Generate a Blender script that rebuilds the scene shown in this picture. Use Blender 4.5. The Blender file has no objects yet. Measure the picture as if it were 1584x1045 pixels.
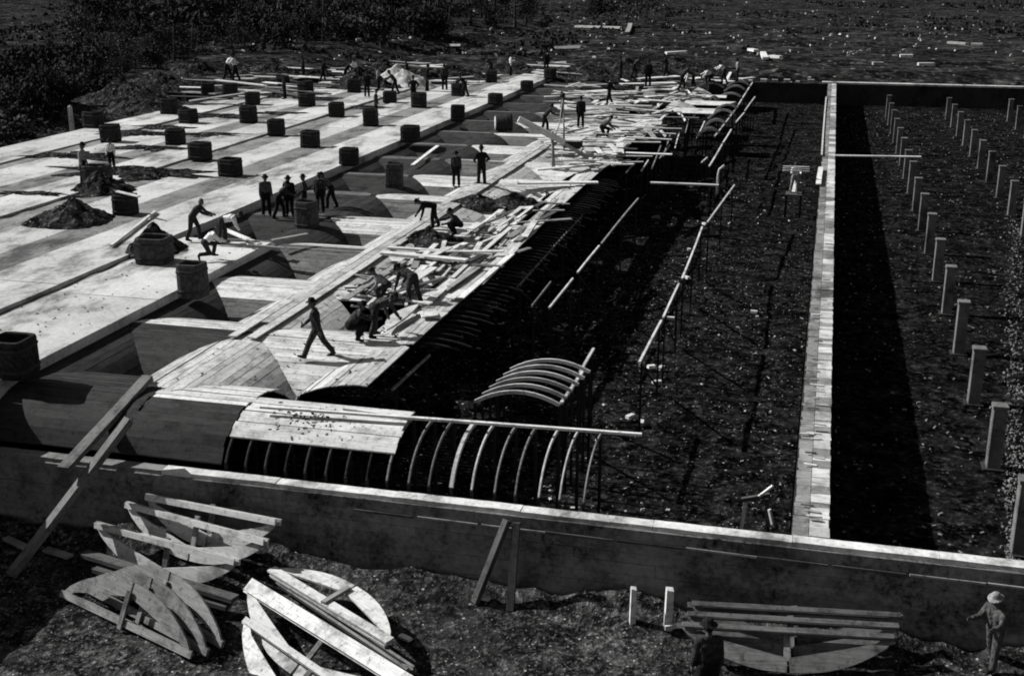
import bpy, bmesh, math, random
from mathutils import Vector, Matrix, noise, Quaternion
random.seed(7)
sc = bpy.context.scene
RND = random.Random(11)

# ------------------------------------------------------------------ camera
PITCH, YAW, CAMZ = math.radians(17.6), math.radians(14.46), 10.8
FPX, CX, CY = 1866.0, 792.0, 522.0
cam = bpy.data.cameras.new('camera')
cam.sensor_fit = 'HORIZONTAL'; cam.sensor_width = 36.0
cam.lens = 36.0 * FPX / 1584.0
cam.clip_start = 0.1; cam.clip_end = 6000
camo = bpy.data.objects.new('camera', cam)
sc.collection.objects.link(camo)
camo.location = (0, 0, CAMZ)
camo.rotation_euler = (math.pi / 2 - PITCH, 0, YAW)
sc.camera = camo

# ------------------------------------------------------------------ sky, sun, exposure
SUN_EL, SUN_AZ = math.radians(37), math.radians(-4)     # travel direction: +x turned 4 deg towards the camera
sd = Vector((math.cos(SUN_EL) * math.cos(SUN_AZ), math.cos(SUN_EL) * math.sin(SUN_AZ), -math.sin(SUN_EL)))
world = bpy.data.worlds.new('World'); sc.world = world; world.use_nodes = True
nt = world.node_tree; nt.nodes.clear()
sky = nt.nodes.new('ShaderNodeTexSky'); sky.sky_type = 'NISHITA'; sky.sun_disc = False
sky.sun_elevation = SUN_EL; sky.sun_rotation = math.atan2(-sd.x, -sd.y)
bw = nt.nodes.new('ShaderNodeRGBToBW'); bg = nt.nodes.new('ShaderNodeBackground'); wo = nt.nodes.new('ShaderNodeOutputWorld')
bg.inputs['Strength'].default_value = 0.055
nt.links.new(sky.outputs[0], bw.inputs[0]); nt.links.new(bw.outputs[0], bg.inputs[0]); nt.links.new(bg.outputs[0], wo.inputs[0])
sl = bpy.data.lights.new('sun', 'SUN'); sl.energy = 5.0; sl.angle = math.radians(0.5); sl.color = (1, 0.995, 0.985)
so = bpy.data.objects.new('sun', sl); sc.collection.objects.link(so)
so.rotation_euler = sd.to_track_quat('-Z', 'Y').to_euler()
vs = sc.view_settings
vs.view_transform = 'Standard'; vs.look = 'None'; vs.gamma = 1; vs.use_curve_mapping = False; vs.exposure = 0.6
sc.display_settings.display_device = 'sRGB'
sc.cycles.filter_width = 1.9        # soft old lens

# ------------------------------------------------------------------ helpers
COL = sc.collection
_f = Vector((-math.sin(YAW) * math.cos(PITCH), math.cos(YAW) * math.cos(PITCH), -math.sin(PITCH)))
_r = Vector((math.cos(YAW), math.sin(YAW), 0)); _u = _r.cross(_f)
def G(x, y, z=0.0):
    """survey reading of the photograph: a point at known height z"""
    d = _f * FPX + _r * (x - CX) - _u * (y - CY)
    return Vector((0, 0, CAMZ)) + d * ((z - CAMZ) / d.z)

ORD = 'first second third fourth fifth sixth seventh eighth ninth tenth eleventh twelfth thirteenth fourteenth fifteenth sixteenth seventeenth eighteenth nineteenth twentieth'.split()

def tag(o, label=None, cat=None, group=None, kind=None):
    if label: o['label'] = label
    if cat: o['category'] = cat
    if group: o['group'] = group
    if kind: o['kind'] = kind
    return o
def empty(name, loc=(0, 0, 0), label=None, cat=None, group=None, rz=0):
    o = bpy.data.objects.new(name, None); COL.objects.link(o)
    o.location = loc; o.rotation_euler = (0, 0, rz); o.empty_display_size = 0.2
    return tag(o, label, cat, group)
def link(name, me, m=None, parent=None, loc=None):
    o = bpy.data.objects.new(name, me); COL.objects.link(o)
    if m is not None:
        if not me.materials: me.materials.append(m)
        elif me.materials[0] is not m:
            o.material_slots[0].link = 'OBJECT'; o.material_slots[0].material = m
    if parent: o.parent = parent
    if loc is not None: o.location = loc
    return o
def from_data(name, vs_, fs, m=None, parent=None, smooth=False):
    me = bpy.data.meshes.new(name); me.from_pydata(vs_, [], fs); me.update()
    if smooth: me.shade_smooth()
    return link(name, me, m, parent)
BOXF = [(0, 3, 2, 1), (4, 5, 6, 7), (0, 1, 5, 4), (1, 2, 6, 5), (2, 3, 7, 6), (3, 0, 4, 7)]
def hexa(name, bot, top, m, parent=None):
    return from_data(name, [tuple(p) for p in bot] + [tuple(p) for p in top], BOXF, m, parent)
def box(name, x0, x1, y0, y1, z0, z1, m, parent=None):
    return hexa(name, [(x0, y0, z0), (x1, y0, z0), (x1, y1, z0), (x0, y1, z0)], [(x0, y0, z1), (x1, y0, z1), (x1, y1, z1), (x0, y1, z1)], m, parent)
def bevel_obj(o, w, seg=1):
    bm = bmesh.new(); bm.from_mesh(o.data)
    bmesh.ops.bevel(bm, geom=list(bm.edges), offset=w, segments=seg, affect='EDGES', profile=0.6)
    bm.to_mesh(o.data); bm.free(); return o
def plank_mesh(name, L, w, t, warp=0.012, rnd=RND, n=3):
    """sawn plank along local x, slightly bowed, with uneven ends"""
    vs_, fs = [], []
    bow = rnd.uniform(-warp, warp) * L * 0.5; crook = rnd.uniform(-warp, warp) * L * .4; tw = rnd.uniform(-.05, .05)
    for i in range(n + 1):
        s = i / n; x = (s - .5) * L; c = 4 * s * (1 - s)
        e = rnd.uniform(-.03, .03) if i in (0, n) else 0
        for (yy, zz) in ((-w / 2, 0), (w / 2, 0), (w / 2, t), (-w / 2, t)):
            a = tw * (s - .5)
            vs_.append((x + e + (rnd.uniform(-.012, .012) if i in (0, n) else 0), yy + crook * c - zz * a, zz + bow * c * .4 + yy * a))
    for i in range(n):
        a = 4 * i
        for j in range(4):
            k = (j + 1) % 4
            fs.append((a + j, a + k, a + 4 + k, a + 4 + j))
    fs.append((3, 2, 1, 0)); e = 4 * n; fs.append((e, e + 1, e + 2, e + 3))
    me = bpy.data.meshes.new(name); me.from_pydata(vs_, [], fs); me.update(); return me
def plank_between(name, A, B, w, t, m, parent=None, roll=0.0, warp=.008):
    A, B = Vector(A), Vector(B); d = B - A; L = d.length
    me = plank_mesh(name, L, w, t, warp)
    o = link(name, me, m, parent)
    x = d.normalized(); up = Vector((0, 0, 1))
    if abs(x.z) > .98: up = Vector((0, 1, 0))
    y = up.cross(x).normalized(); z = x.cross(y)
    q = Matrix((x, y, z)).transposed().to_4x4() @ Matrix.Rotation(roll, 4, 'X')
    o.matrix_local = Matrix.Translation((A + B) / 2) @ q
    return o
def sweep(name, pts, w, h, m, parent=None, side=None):
    """a board cut to a curve: rectangular section w wide (along side) and h deep along a polyline"""
    vs_, fs = [], []; n = len(pts); pts = [Vector(p) for p in pts]
    for i, p in enumerate(pts):
        t = (pts[min(i + 1, n - 1)] - pts[max(i - 1, 0)]).normalized()
        s = Vector(side) if side else Vector((0, 0, 1)).cross(t).normalized()
        nrm = t.cross(s).normalized()
        if nrm.z < 0: nrm = -nrm
        for (a, b) in ((-1, -1), (1, -1), (1, 1), (-1, 1)):
            vs_.append(p + s * (a * w / 2) + nrm * (b * h / 2))
    for i in range(n - 1):
        a = 4 * i
        for j in range(4):
            k = (j + 1) % 4; fs.append((a + j, a + k, a + 4 + k, a + 4 + j))
    fs.append((3, 2, 1, 0)); e = 4 * (n - 1); fs.append((e, e + 1, e + 2, e + 3))
    o = from_data(name, [tuple(v) for v in vs_], fs, m, parent)
    bm = bmesh.new(); bm.from_mesh(o.data); bmesh.ops.recalc_face_normals(bm, faces=bm.faces); bm.to_mesh(o.data); bm.free()
    return o
def tube(name, pts, radii, m, parent=None, seg=8, smooth=True):
    vs_, fs = [], []; pts = [Vector(p) for p in pts]; n = len(pts)
    for i, p in enumerate(pts):
        t = (pts[min(i + 1, n - 1)] - pts[max(i - 1, 0)]).normalized()
        a = Vector((1, 0, 0)) if abs(t.x) < .9 else Vector((0, 1, 0))
        s = t.cross(a).normalized(); b = t.cross(s)
        r = radii[i] if isinstance(radii, (list, tuple)) else radii
        for k in range(seg):
            an = 2 * math.pi * k / seg; vs_.append(p + s * (math.cos(an) * r) + b * (math.sin(an) * r))
    for i in range(n - 1):
        for k in range(seg):
            k2 = (k + 1) % seg; fs.append((i * seg + k, i * seg + k2, (i + 1) * seg + k2, (i + 1) * seg + k))
    fs.append(tuple(range(seg - 1, -1, -1))); fs.append(tuple(range((n - 1) * seg, n * seg)))
    return from_data(name, [tuple(v) for v in vs_], fs, m, parent, smooth)

# ------------------------------------------------------------------ materials (all neutral greys: an orthochromatic black-and-white plate)
def new_mat(name):
    m = bpy.data.materials.new(name); m.use_nodes = True
    n = m.node_tree; n.nodes.clear()
    o = n.nodes.new('ShaderNodeOutputMaterial'); b = n.nodes.new('ShaderNodeBsdfPrincipled')
    n.links.new(b.outputs[0], o.inputs[0]); b.inputs['Specular IOR Level'].default_value = 0.08
    return m, n, b
def N(n, t, **k):
    x = n.nodes.new(t)
    for a, v in k.items(): setattr(x, a, v)
    return x
def ramp(n, src, stops):
    r = N(n, 'ShaderNodeValToRGB'); e = r.color_ramp.elements
    while len(e) < len(stops): e.new(0.5)
    for el, (p, v) in zip(e, stops): el.position = p; el.color = (v, v, v, 1)
    n.links.new(src, r.inputs[0]); return r.outputs[0]
def noise_tex(n, co, scale, detail=6, rough=.6, mapping=None):
    t = N(n, 'ShaderNodeTexNoise'); t.inputs['Scale'].default_value = scale; t.inputs['Detail'].default_value = detail; t.inputs['Roughness'].default_value = rough
    if mapping:
        mp = N(n, 'ShaderNodeMapping'); mp.inputs['Scale'].default_value = mapping; n.links.new(co, mp.inputs[0]); co = mp.outputs[0]
    n.links.new(co, t.inputs['Vector']); return t.outputs[0]
def mathn(n, op, a, b=None, c=None):
    x = N(n, 'ShaderNodeMath'); x.operation = op
    for i, v in enumerate((a, b, c)):
        if v is None: continue
        if isinstance(v, (int, float)): x.inputs[i].default_value = v
        else: n.links.new(v, x.inputs[i])
    return x.outputs[0]
def bump(n, b, h, strength, dist):
    x = N(n, 'ShaderNodeBump'); x.inputs['Strength'].default_value = strength; x.inputs['Distance'].default_value = dist
    n.links.new(h, x.inputs['Height']); n.links.new(x.outputs[0], b.inputs['Normal'])
def coords(n, kind='Object'):
    return N(n, 'ShaderNodeTexCoord').outputs[kind]
def world_pos(n): return N(n, 'ShaderNodeNewGeometry').outputs['Position']
def finish(n, b, val, rough):
    n.links.new(val, b.inputs['Base Color']); b.inputs['Roughness'].default_value = rough

def earth(name, lo, hi, speck=.25, sscale=9.0, amount=.66, big=.25, gr=10.0):
    """dark gritty soil with pale stones and chips"""
    m, n, b = new_mat(name); co = world_pos(n)
    a = noise_tex(n, co, big * 2.2, 6, .65); c = noise_tex(n, co, gr * .42, 3, .6); g = noise_tex(n, co, gr, 2, .6); g2 = noise_tex(n, co, gr * .16, 3, .6)
    big_ = ramp(n, a, [(.35, .45), (.62, 1.5)])
    s = mathn(n, 'ADD', ramp(n, g, [(.50, .0), (.60, .7), (.72, 3.2)]), mathn(n, 'ADD', ramp(n, c, [(.50, .0), (.60, .7), (.72, 3.2)]), ramp(n, g2, [(.45, .0), (.7, 1.2)])))
    base = mathn(n, 'ADD', lo, mathn(n, 'MULTIPLY', mathn(n, 'MULTIPLY', s, hi), big_))
    v = N(n, 'ShaderNodeTexVoronoi'); v.inputs['Scale'].default_value = sscale; n.links.new(co, v.inputs['Vector'])
    sep = N(n, 'ShaderNodeSeparateColor'); n.links.new(v.outputs['Color'], sep.inputs[0])
    pick = mathn(n, 'GREATER_THAN', sep.outputs[0], amount + .2)
    near = mathn(n, 'LESS_THAN', v.outputs['Distance'], mathn(n, 'MULTIPLY', sep.outputs[1], .42))
    mask = mathn(n, 'MULTIPLY', mathn(n, 'MULTIPLY', pick, near), mathn(n, 'GREATER_THAN', c, .47))
    val = mathn(n, 'ADD', base, mathn(n, 'MULTIPLY', mask, mathn(n, 'MULTIPLY', sep.outputs[2], speck)))
    finish(n, b, val, 1.0); b.inputs['Specular IOR Level'].default_value = 0.0
    bump(n, b, mathn(n, 'ADD', mathn(n, 'MULTIPLY', c, 1.0), mathn(n, 'MULTIPLY', g, .5)), .9, .12)
    return m
def wood(name, lo, hi, axis=0, stain=.35, rnd_amt=.35):
    m, n, b = new_mat(name); co = coords(n)
    oi = N(n, 'ShaderNodeObjectInfo')
    off = N(n, 'ShaderNodeVectorMath'); off.operation = 'ADD'
    comb = N(n, 'ShaderNodeCombineXYZ')
    for i in range(3): n.links.new(mathn(n, 'MULTIPLY', oi.outputs['Random'], 37.0 + i * 11), comb.inputs[i])
    n.links.new(co, off.inputs[0]); n.links.new(comb.outputs[0], off.inputs[1]); p = off.outputs[0]
    sc1 = [14, 14, 14]; sc1[axis] = .9
    g = noise_tex(n, p, 1.6, 5, .65, tuple(sc1))
    st = noise_tex(n, p, 1.1, 5, .7); fine = noise_tex(n, p, 9, 3, .6)
    t = mathn(n, 'ADD', mathn(n, 'MULTIPLY', g, .55), mathn(n, 'ADD', mathn(n, 'MULTIPLY', st, .3), mathn(n, 'MULTIPLY', fine, .15)))
    base = ramp(n, t, [(.3, lo), (.47, lo * .45 + hi * .55), (.62, hi)])
    dirt = mathn(n, 'MULTIPLY', ramp(n, st, [(.34, 1 - stain), (.5, 1.0)]), ramp(n, noise_tex(n, world_pos(n), 7, 4, .75), [(.33, .45), (.46, 1.0)]))
    rr = mathn(n, 'ADD', 1 - rnd_amt, mathn(n, 'MULTIPLY', oi.outputs['Random'], rnd_amt))
    finish(n, b, mathn(n, 'MULTIPLY', mathn(n, 'MULTIPLY', base, dirt), rr), .8)
    bump(n, b, g, .35, .01)
    return m
def concrete(name, lo, hi, scale=.35, streak=None, pits=True, grain=7.0):
    m, n, b = new_mat(name); co = world_pos(n); oi = N(n, 'ShaderNodeObjectInfo')
    a = noise_tex(n, co, scale, 7, .62); c = noise_tex(n, co, 2.6, 12, .85, streak); g = noise_tex(n, co, 9, 8, .85)
    g = noise_tex(n, co, grain, 2, .6, streak)
    t = mathn(n, 'ADD', mathn(n, 'MULTIPLY', a, .45), mathn(n, 'ADD', mathn(n, 'MULTIPLY', c, .25), mathn(n, 'MULTIPLY', g, .3)))
    base = ramp(n, t, [(.36, lo), (.47, lo * .4 + hi * .6), (.6, hi)])
    rr = mathn(n, 'ADD', .82, mathn(n, 'MULTIPLY', oi.outputs['Random'], .18))
    val = mathn(n, 'MULTIPLY', mathn(n, 'MULTIPLY', base, rr), ramp(n, noise_tex(n, co, .55, 9, .74, (1, .45, 1)), [(.38, .33), (.46, .75), (.52, 1.0)]))
    if pits: val = mathn(n, 'MULTIPLY', val, ramp(n, noise_tex(n, co, 5, 3, .8), [(.26, .35), (.34, 1.0)]))
    finish(n, b, val, .9)
    bump(n, b, mathn(n, 'ADD', c, mathn(n, 'MULTIPLY', g, .4)), .4, .03)
    return m
def plain(name, lo, hi, scale=6, rough=.85, obj=True):
    m, n, b = new_mat(name); co = coords(n) if obj else world_pos(n)
    a = noise_tex(n, co, scale, 5, .65)
    finish(n, b, ramp(n, a, [(.35, lo), (.65, hi)]), rough)
    bump(n, b, a, .3, .02)
    return m

M = {}
M['ground'] = earth('dark_soil', .006, .027, .3, 11, .6, .16, 11)
M['field'] = earth('far_field_soil', .003, .016, .3, 1.6, .64, .05, 1.6)
M['basin'] = earth('wet_basin_gravel', .001, .0085, .3, 9, .62, .3, 8)
M['basin_r'] = earth('dry_basin_gravel', .001, .0075, .12, 9, .62, .3, 6)
M['mound'] = earth('spoil_earth', .003, .02, .3, 10, .64, .8, 7)
M['slab'] = concrete('pale_roof_concrete', .25, .54)
M['slab_grey'] = concrete('damp_roof_concrete', .2, .48)
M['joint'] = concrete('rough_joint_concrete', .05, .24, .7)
M['wall'] = concrete('stained_wall_concrete', .02, .24, .6, grain=9)
M['walldark'] = concrete('shade_toned_wall_face', .008, .04, .6)  # wall concrete with the shade of the faces put into its colour
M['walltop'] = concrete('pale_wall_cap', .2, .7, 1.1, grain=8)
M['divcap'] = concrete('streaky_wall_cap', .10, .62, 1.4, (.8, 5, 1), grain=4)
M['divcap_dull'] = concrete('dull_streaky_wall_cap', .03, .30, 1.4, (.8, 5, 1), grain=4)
M['pier'] = concrete('pier_concrete', .045, .165, .8)
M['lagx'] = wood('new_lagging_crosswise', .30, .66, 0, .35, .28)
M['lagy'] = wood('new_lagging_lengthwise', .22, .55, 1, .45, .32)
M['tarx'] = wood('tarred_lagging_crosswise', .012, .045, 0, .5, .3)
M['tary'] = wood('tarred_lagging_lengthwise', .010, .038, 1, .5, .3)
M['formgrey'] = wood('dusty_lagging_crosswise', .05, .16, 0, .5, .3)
M['plank'] = wood('loose_new_plank', .36, .74, 0, .3, .35)
M['plankmid'] = wood('loose_grey_plank', .12, .36, 0, .4, .4)
M['plankdark'] = wood('old_dark_timber', .03, .11, 0, .4, .4)
M['beam'] = wood('dull_heavy_timber', .05, .17, 0, .5, .2)
M['propdark'] = wood('damp_prop_timber', .008, .03, 2, .4, .4)
M['rib'] = wood('new_rib_board', .32, .66, 0, .4, .35)
M['ribdull'] = wood('dusty_rib_board', .12, .32, 0, .5, .45)
M['ribdark'] = wood('dark_rib_board', .015, .06, 0, .5, .6)
M['walkplank'] = wood('trodden_runway_plank', .24, .55, 0, .45, .3)
M['frame'] = wood('arch_frame_board', .30, .62, 0, .55, .25)
M['framedull'] = wood('dirty_frame_board', .04, .17, 0, .5, .3)
M['framegrey'] = wood('weathered_frame_board', .07, .26, 0, .5, .3)
M['collar'] = plain('tarred_collar_staves', .006, .028, 9)
M['collarpale'] = plain('bare_collar_staves', .02, .06, 7)
M['rope'] = plain('hemp_rope', .2, .4, 20)
M['iron'] = plain('rusty_iron', .01, .04, 12, .6)
M['leaf'] = plain('dark_leaves', .006, .024, 1.3)
M['leaf_pale'] = plain('pale_leaves', .02, .07, 1.3)  # paler foliage tone for some bushes, picked at random
M['bark'] = plain('rough_bark', .02, .06, 8)
M['chip'] = plain('pale_wood_chip', .12, .5, 3, obj=False)
M['stone'] = plain('grey_stone_chip', .05, .22, 3, obj=False)

# ------------------------------------------------------------------ levels and grid
ZG = -3.2            # ground and basin floors
ZW = -1.15           # wall tops
WY0, WY1 = 23.95, 24.4        # front wall
UC = {-1: -24.55, 0: -20.4, 1: -16.15, 2: -11.3, 3: -6.5}              # crowns of the lengthwise barrels
UP = {-1: -22.45, 0: -18.3, 1: -13.65, 2: -8.85, 3: -4.3}               # pier lines between them
VC = [26.2 + 5.35 * i for i in range(18)]                   # crowns of the crosswise barrels
VP = [28.85 + 5.35 * i for i in range(18)]
RISE = 1.3
def ell(s):
    s = min(abs(s), 1.0)
    return -RISE * (1 - math.sqrt(max(0, 1 - (s * .97) ** 2)))
def side_h(c, lo, hi, x): return (x - c) / ((hi - c) if x > c else (c - lo))

# ------------------------------------------------------------------ ground, one sheet to the horizon
def lines(lo, hi, step, far):
    a = []; x = lo
    while x <= hi + 1e-6: a.append(x); x += step
    o = []; d = step; y = lo
    while y > -far: d *= 1.35; y -= d; o.append(y)
    p = []; d = step; y = hi
    while y < far: d *= 1.35; y += d; p.append(y)
    return sorted(o) + a + p
def ground_h(x, y):
    h = 0.0
    if y < WY0 - .12:
        h += .10 * noise.noise((x * .7, y * .7, 0)) + .06 * noise.noise((x * 1.9, y * 1.9, 4)) + .035 * noise.noise((x * 4.6, y * 4.6, 7)) + .10 * max(0, noise.noise((x * .9 + 3, y * 1.2, 11)))
        b = math.exp(-((x + 14.3) / 2.6) ** 2 - ((y - 23.7) / 1.2) ** 2) * .45
        h += b + (.28 + .3 * noise.noise((x * .45, 3, 1)) + .12 * noise.noise((x * 1.7, 8, 1))) * math.exp(-((y - 23.9) / .75) ** 2)
    elif -47 < x < 22 and y < 124: h = -.25
    else:
        h += .5 * noise.noise((x * .05, y * .05, 2)) + .25 * noise.noise((x * .21, y * .21, 5))
        if x <= -47: h += max(0, min(2.6, (-47 - x) * .16))
        else: h += max(0, min(2.2, (y - 124) * .2))
    return h
def refine(L, lo, hi, k):
    out = []
    for a, b in zip(L, L[1:]):
        out.append(a)
        if lo <= a and b <= hi: out += [a + (b - a) * i / k for i in range(1, k)]
    return out + [L[-1]]
XS = refine(lines(-64, 30, .6, 1800), -22, 9, 3); YS = refine(lines(14, 150, .7, 3000), 16, 24.6, 4)
gv = [(x, y, ZG + ground_h(x, y)) for y in YS for x in XS]
nx = len(XS)
gf = [(j * nx + i, j * nx + i + 1, (j + 1) * nx + i + 1, (j + 1) * nx + i) for j in range(len(YS) - 1) for i in range(nx - 1)]
g = from_data('ground', gv, gf, M['ground'], smooth=True); tag(g, 'dark gritty earth of the building site and the fields beyond', kind='structure')
g.data.materials.append(M['field'])
for p in g.data.polygons:
    c = p.center
    if c.y > 100 and (c.y > 126 or c.x < -40): p.material_index = 1
def floor_sheet(name, x0, x1, y0, y1, m, label, amp):
    nx_, ny_ = int((x1 - x0) / .55), int((y1 - y0) / .55); vs_ = []
    for j in range(ny_ + 1):
        for i in range(nx_ + 1):
            x = x0 + (x1 - x0) * i / nx_; y = y0 + (y1 - y0) * j / ny_
            vs_.append((x, y, ZG + amp * (noise.noise((x * .8, y * .8, 9)) + .6 * noise.noise((x * 2.1, y * 2.1, 3)))))
    fs = [(j * (nx_ + 1) + i, j * (nx_ + 1) + i + 1, (j + 1) * (nx_ + 1) + i + 1, (j + 1) * (nx_ + 1) + i) for j in range(ny_) for i in range(nx_)]
    o = from_data(name, vs_, fs, m, smooth=True); tag(o, label, kind='structure')
floor_sheet('basin_floor', -46, -.1, WY1, 123.9, M['basin'], 'dark littered floor of the basin under construction', .07)
floor_sheet('basin_floor', .85, 22, WY1, 123.9, M['basin_r'], 'dark floor of the right hand basin between the piers', .05)

# ------------------------------------------------------------------ walls
def rough_strip(name, x0, x1, y0, y1, z0, z1, along, m, parent, step=.45, amp=.014):
    """a cast length of wall or cap with slightly wavering edges"""
    L = (x1 - x0) if along == 'x' else (y1 - y0); n = max(1, int(L / step)); vs_, fs = [], []
    for i in range(n + 1):
        s = i / n
        for (a, b) in ((0, 0), (1, 0), (1, 1), (0, 1)):
            j = amp * noise.noise((s * L * 1.3, a * 5, b * 3)) if b else 0
            j2 = amp * noise.noise((s * L * 1.1, a * 5 + 9, b * 3)) if b else 0
            if along == 'x': vs_.append((x0 + L * s, (y1 if a else y0) + j2, (z1 if b else z0) + j))
            else: vs_.append(((x0 if a else x1) + j2, y0 + L * s, (z1 if b else z0) + j))
    for i in range(n):
        q = 4 * i
        for j in range(4):
            k = (j + 1) % 4; fs.append((q + k, q + j, q + 4 + j, q + 4 + k))
    fs.append((0, 1, 2, 3)); e = 4 * n; fs.append((e + 3, e + 2, e + 1, e))
    return from_data(name, vs_, fs, m, parent)
w = empty('front_wall', (0, 0, 0), 'long low front wall with a bright rough top crossing the foreground', 'wall')
rough_strip('wall_core', -30, 12, WY0 + .03, WY1, ZG - .3, ZW - .10, 'x', M['wall'], w)
zz = ZG - .2
while zz < ZW - .11:
    zt = min(zz + RND.uniform(.24, .34), ZW - .102); x = -30 + RND.uniform(0, 2)
    while x < 12:
        x1 = x + RND.uniform(2.6, 4.6)
        rough_strip('cast_course', x + .004, x1 - .004, WY0 + RND.uniform(-.012, .012), WY0 + .028, zz + .004, zt - .004, 'x', M['wall'], w, .5, .006)
        x = x1
    zz = zt
for i in range(14):
    x = -30 + i * 3
    rough_strip('cap_length', x, x + 3 - .01, WY0 + .06, WY1 - .05, ZW - .098, ZW + RND.uniform(-.012, .012), 'x', M['walltop'] if x > -17 else M['joint'] if x > -19 else M['wall'], w, .25, .03)
for i in range(10):        # form-board ledge marks on the outer face
    x = -10 + i * 1.55
    plank_between('form_strip', (x, WY0 - .025, ZW - .42 + RND.uniform(-.01, .01)), (x + 1.5, WY0 - .025, ZW - .43), .05, .05, M['plankmid'] if i in (1, 2, 5, 8, 9) else M['plankdark'], w)
d = empty('division_wall', (0, 0, 0), 'long division wall with littered pale top running away from the camera', 'wall')
DX0, DX1 = -.05, .78
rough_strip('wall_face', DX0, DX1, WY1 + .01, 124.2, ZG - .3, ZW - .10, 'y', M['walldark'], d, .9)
y = WY1 + .02
while y < 123.5:
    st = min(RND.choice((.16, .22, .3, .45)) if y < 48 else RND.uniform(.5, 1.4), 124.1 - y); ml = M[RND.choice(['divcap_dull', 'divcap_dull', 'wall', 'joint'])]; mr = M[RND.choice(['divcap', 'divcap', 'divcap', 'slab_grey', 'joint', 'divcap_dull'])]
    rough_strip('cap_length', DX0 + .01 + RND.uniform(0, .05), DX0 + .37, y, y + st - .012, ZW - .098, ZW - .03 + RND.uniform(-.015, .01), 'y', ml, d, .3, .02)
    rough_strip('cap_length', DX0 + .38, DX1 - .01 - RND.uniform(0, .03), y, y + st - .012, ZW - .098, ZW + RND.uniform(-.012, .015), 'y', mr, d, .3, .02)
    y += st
for k in range(40):
    y = WY1 + .1 + 42 * RND.random() ** 1.5; L = RND.uniform(.18, .42); x = RND.uniform(DX0 + .2, DX1 - .22); a = RND.gauss(0, .09)
    plank_between('lath', (x - L / 2, y - L / 2 * a, ZW + .02), (x + L / 2, y + L / 2 * a, ZW + .02), RND.uniform(.03, .08), .02, M[RND.choice(['plank', 'plank', 'plankdark', 'plankmid'])], d)
fw = empty('far_wall', (0, 0, 0), 'thin bright topped end wall across the far side of the basins', 'wall')
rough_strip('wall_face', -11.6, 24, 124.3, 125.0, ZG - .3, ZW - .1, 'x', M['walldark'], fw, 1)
for i in range(4): rough_strip('cap_length', -.6 + 6.15 * i, -.6 + 6.15 * (i + 1) - .02, 124.32, 125.3, ZW - .098, ZW + .06, 'x', M['slab'], fw, 1)
for i in range(9):
    x = -11.2 + i * 1.15
    box('stub_block', x, x + RND.uniform(.4, .7), 124.45, 124.9, ZW - .097, ZW + RND.uniform(.05, .25), M['walltop'], fw)

# ------------------------------------------------------------------ finished concrete roof
roof = empty('concrete_roof', (0, 0, .25), 'bright flat concrete roof cast in strips over the finished filter bays', 'roof')
roof.location = (0, 0, 0)
RU = [-20.25, -24.35, -29.2, -33.3, -37.8, -42.2, -45.6]
RV = [(17, 41.5), (17, 113), (17, 111), (17, 104), (17, 97), (24, 92)]
RZ = [.30, .34, .28, .33, .27, .31, .25]
MH_V = {0: [26.4, 36.1], 1: [], 2: []}
for s in range(6):
    a, b = RU[s + 1], RU[s]; v0, v1 = RV[s]
    cuts = [v0]; y = v0 + RND.uniform(4, 9)
    while y < v1 - 4: cuts.append(y); y += 9.95 if s else 8
    cuts.append(v1)
    for i in range(len(cuts) - 1):
        m = M['slab'] if RND.random() < (.9 if s < 3 else .5) else M['slab_grey']
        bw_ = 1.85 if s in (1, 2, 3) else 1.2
        zz = RZ[s] + RND.uniform(-.012, .012)
        o = rough_strip('slab_section', a + (bw_ if s < 5 else 0) * (1 if s > 0 else .35), b - .008, cuts[i] + .012, cuts[i + 1] - .012, -.22, zz, 'y', m, roof, 1.2, .02)
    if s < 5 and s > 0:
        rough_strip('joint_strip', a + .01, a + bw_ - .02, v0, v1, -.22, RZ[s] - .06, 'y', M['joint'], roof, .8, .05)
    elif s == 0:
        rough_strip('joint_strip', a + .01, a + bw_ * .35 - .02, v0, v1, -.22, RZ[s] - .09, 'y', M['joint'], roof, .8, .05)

# ------------------------------------------------------------------ manhole collars (rounded square drums of tarred staves)
def collar_meshes():
    def ring(r, z, k=7, n=24):
        out = []
        for i in range(n):
            a = 2 * math.pi * i / n; c, s = math.cos(a), math.sin(a)
            q = (abs(c) ** k + abs(s) ** k) ** (-1 / k); out.append((r * q * c, r * q * s, z))
        return out
    n = 24
    prof = [(.46, 0), (.475, .05), (.475, .45), (.47, .9), (.455, .97), (.40, .985), (.37, .95), (.37, .3)]
    vs_, fs = [], []
    for r, z in prof: vs_ += ring(r, z)
    for j in range(len(prof) - 1):
        for i in range(n):
            k = (i + 1) % n; fs.append((j * n + i, j * n + k, (j + 1) * n + k, (j + 1) * n + i))
    fs.append(tuple((len(prof) - 1) * n + i for i in range(n)))
    me = bpy.data.meshes.new('shell'); me.from_pydata(vs_, [], fs); me.update()
    vb, fb = [], []
    for z0 in (.16, .72):
        q = len(vb)
        for r, z in ((.478, z0), (.492, z0 + .01), (.492, z0 + .06), (.478, z0 + .07)): vb += ring(r, z)
        for j in range(3):
            for i in range(n):
                k = (i + 1) % n; fb.append((q + j * n + i, q + j * n + k, q + (j + 1) * n + k, q + (j + 1) * n + i))
    mb = bpy.data.meshes.new('hoop'); mb.from_pydata(vb[:4 * n], [], [f_ for f_ in fb if max(f_) < 4 * n]); mb.update()
    return me, mb
SHELL, HOOP = collar_meshes()
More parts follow.
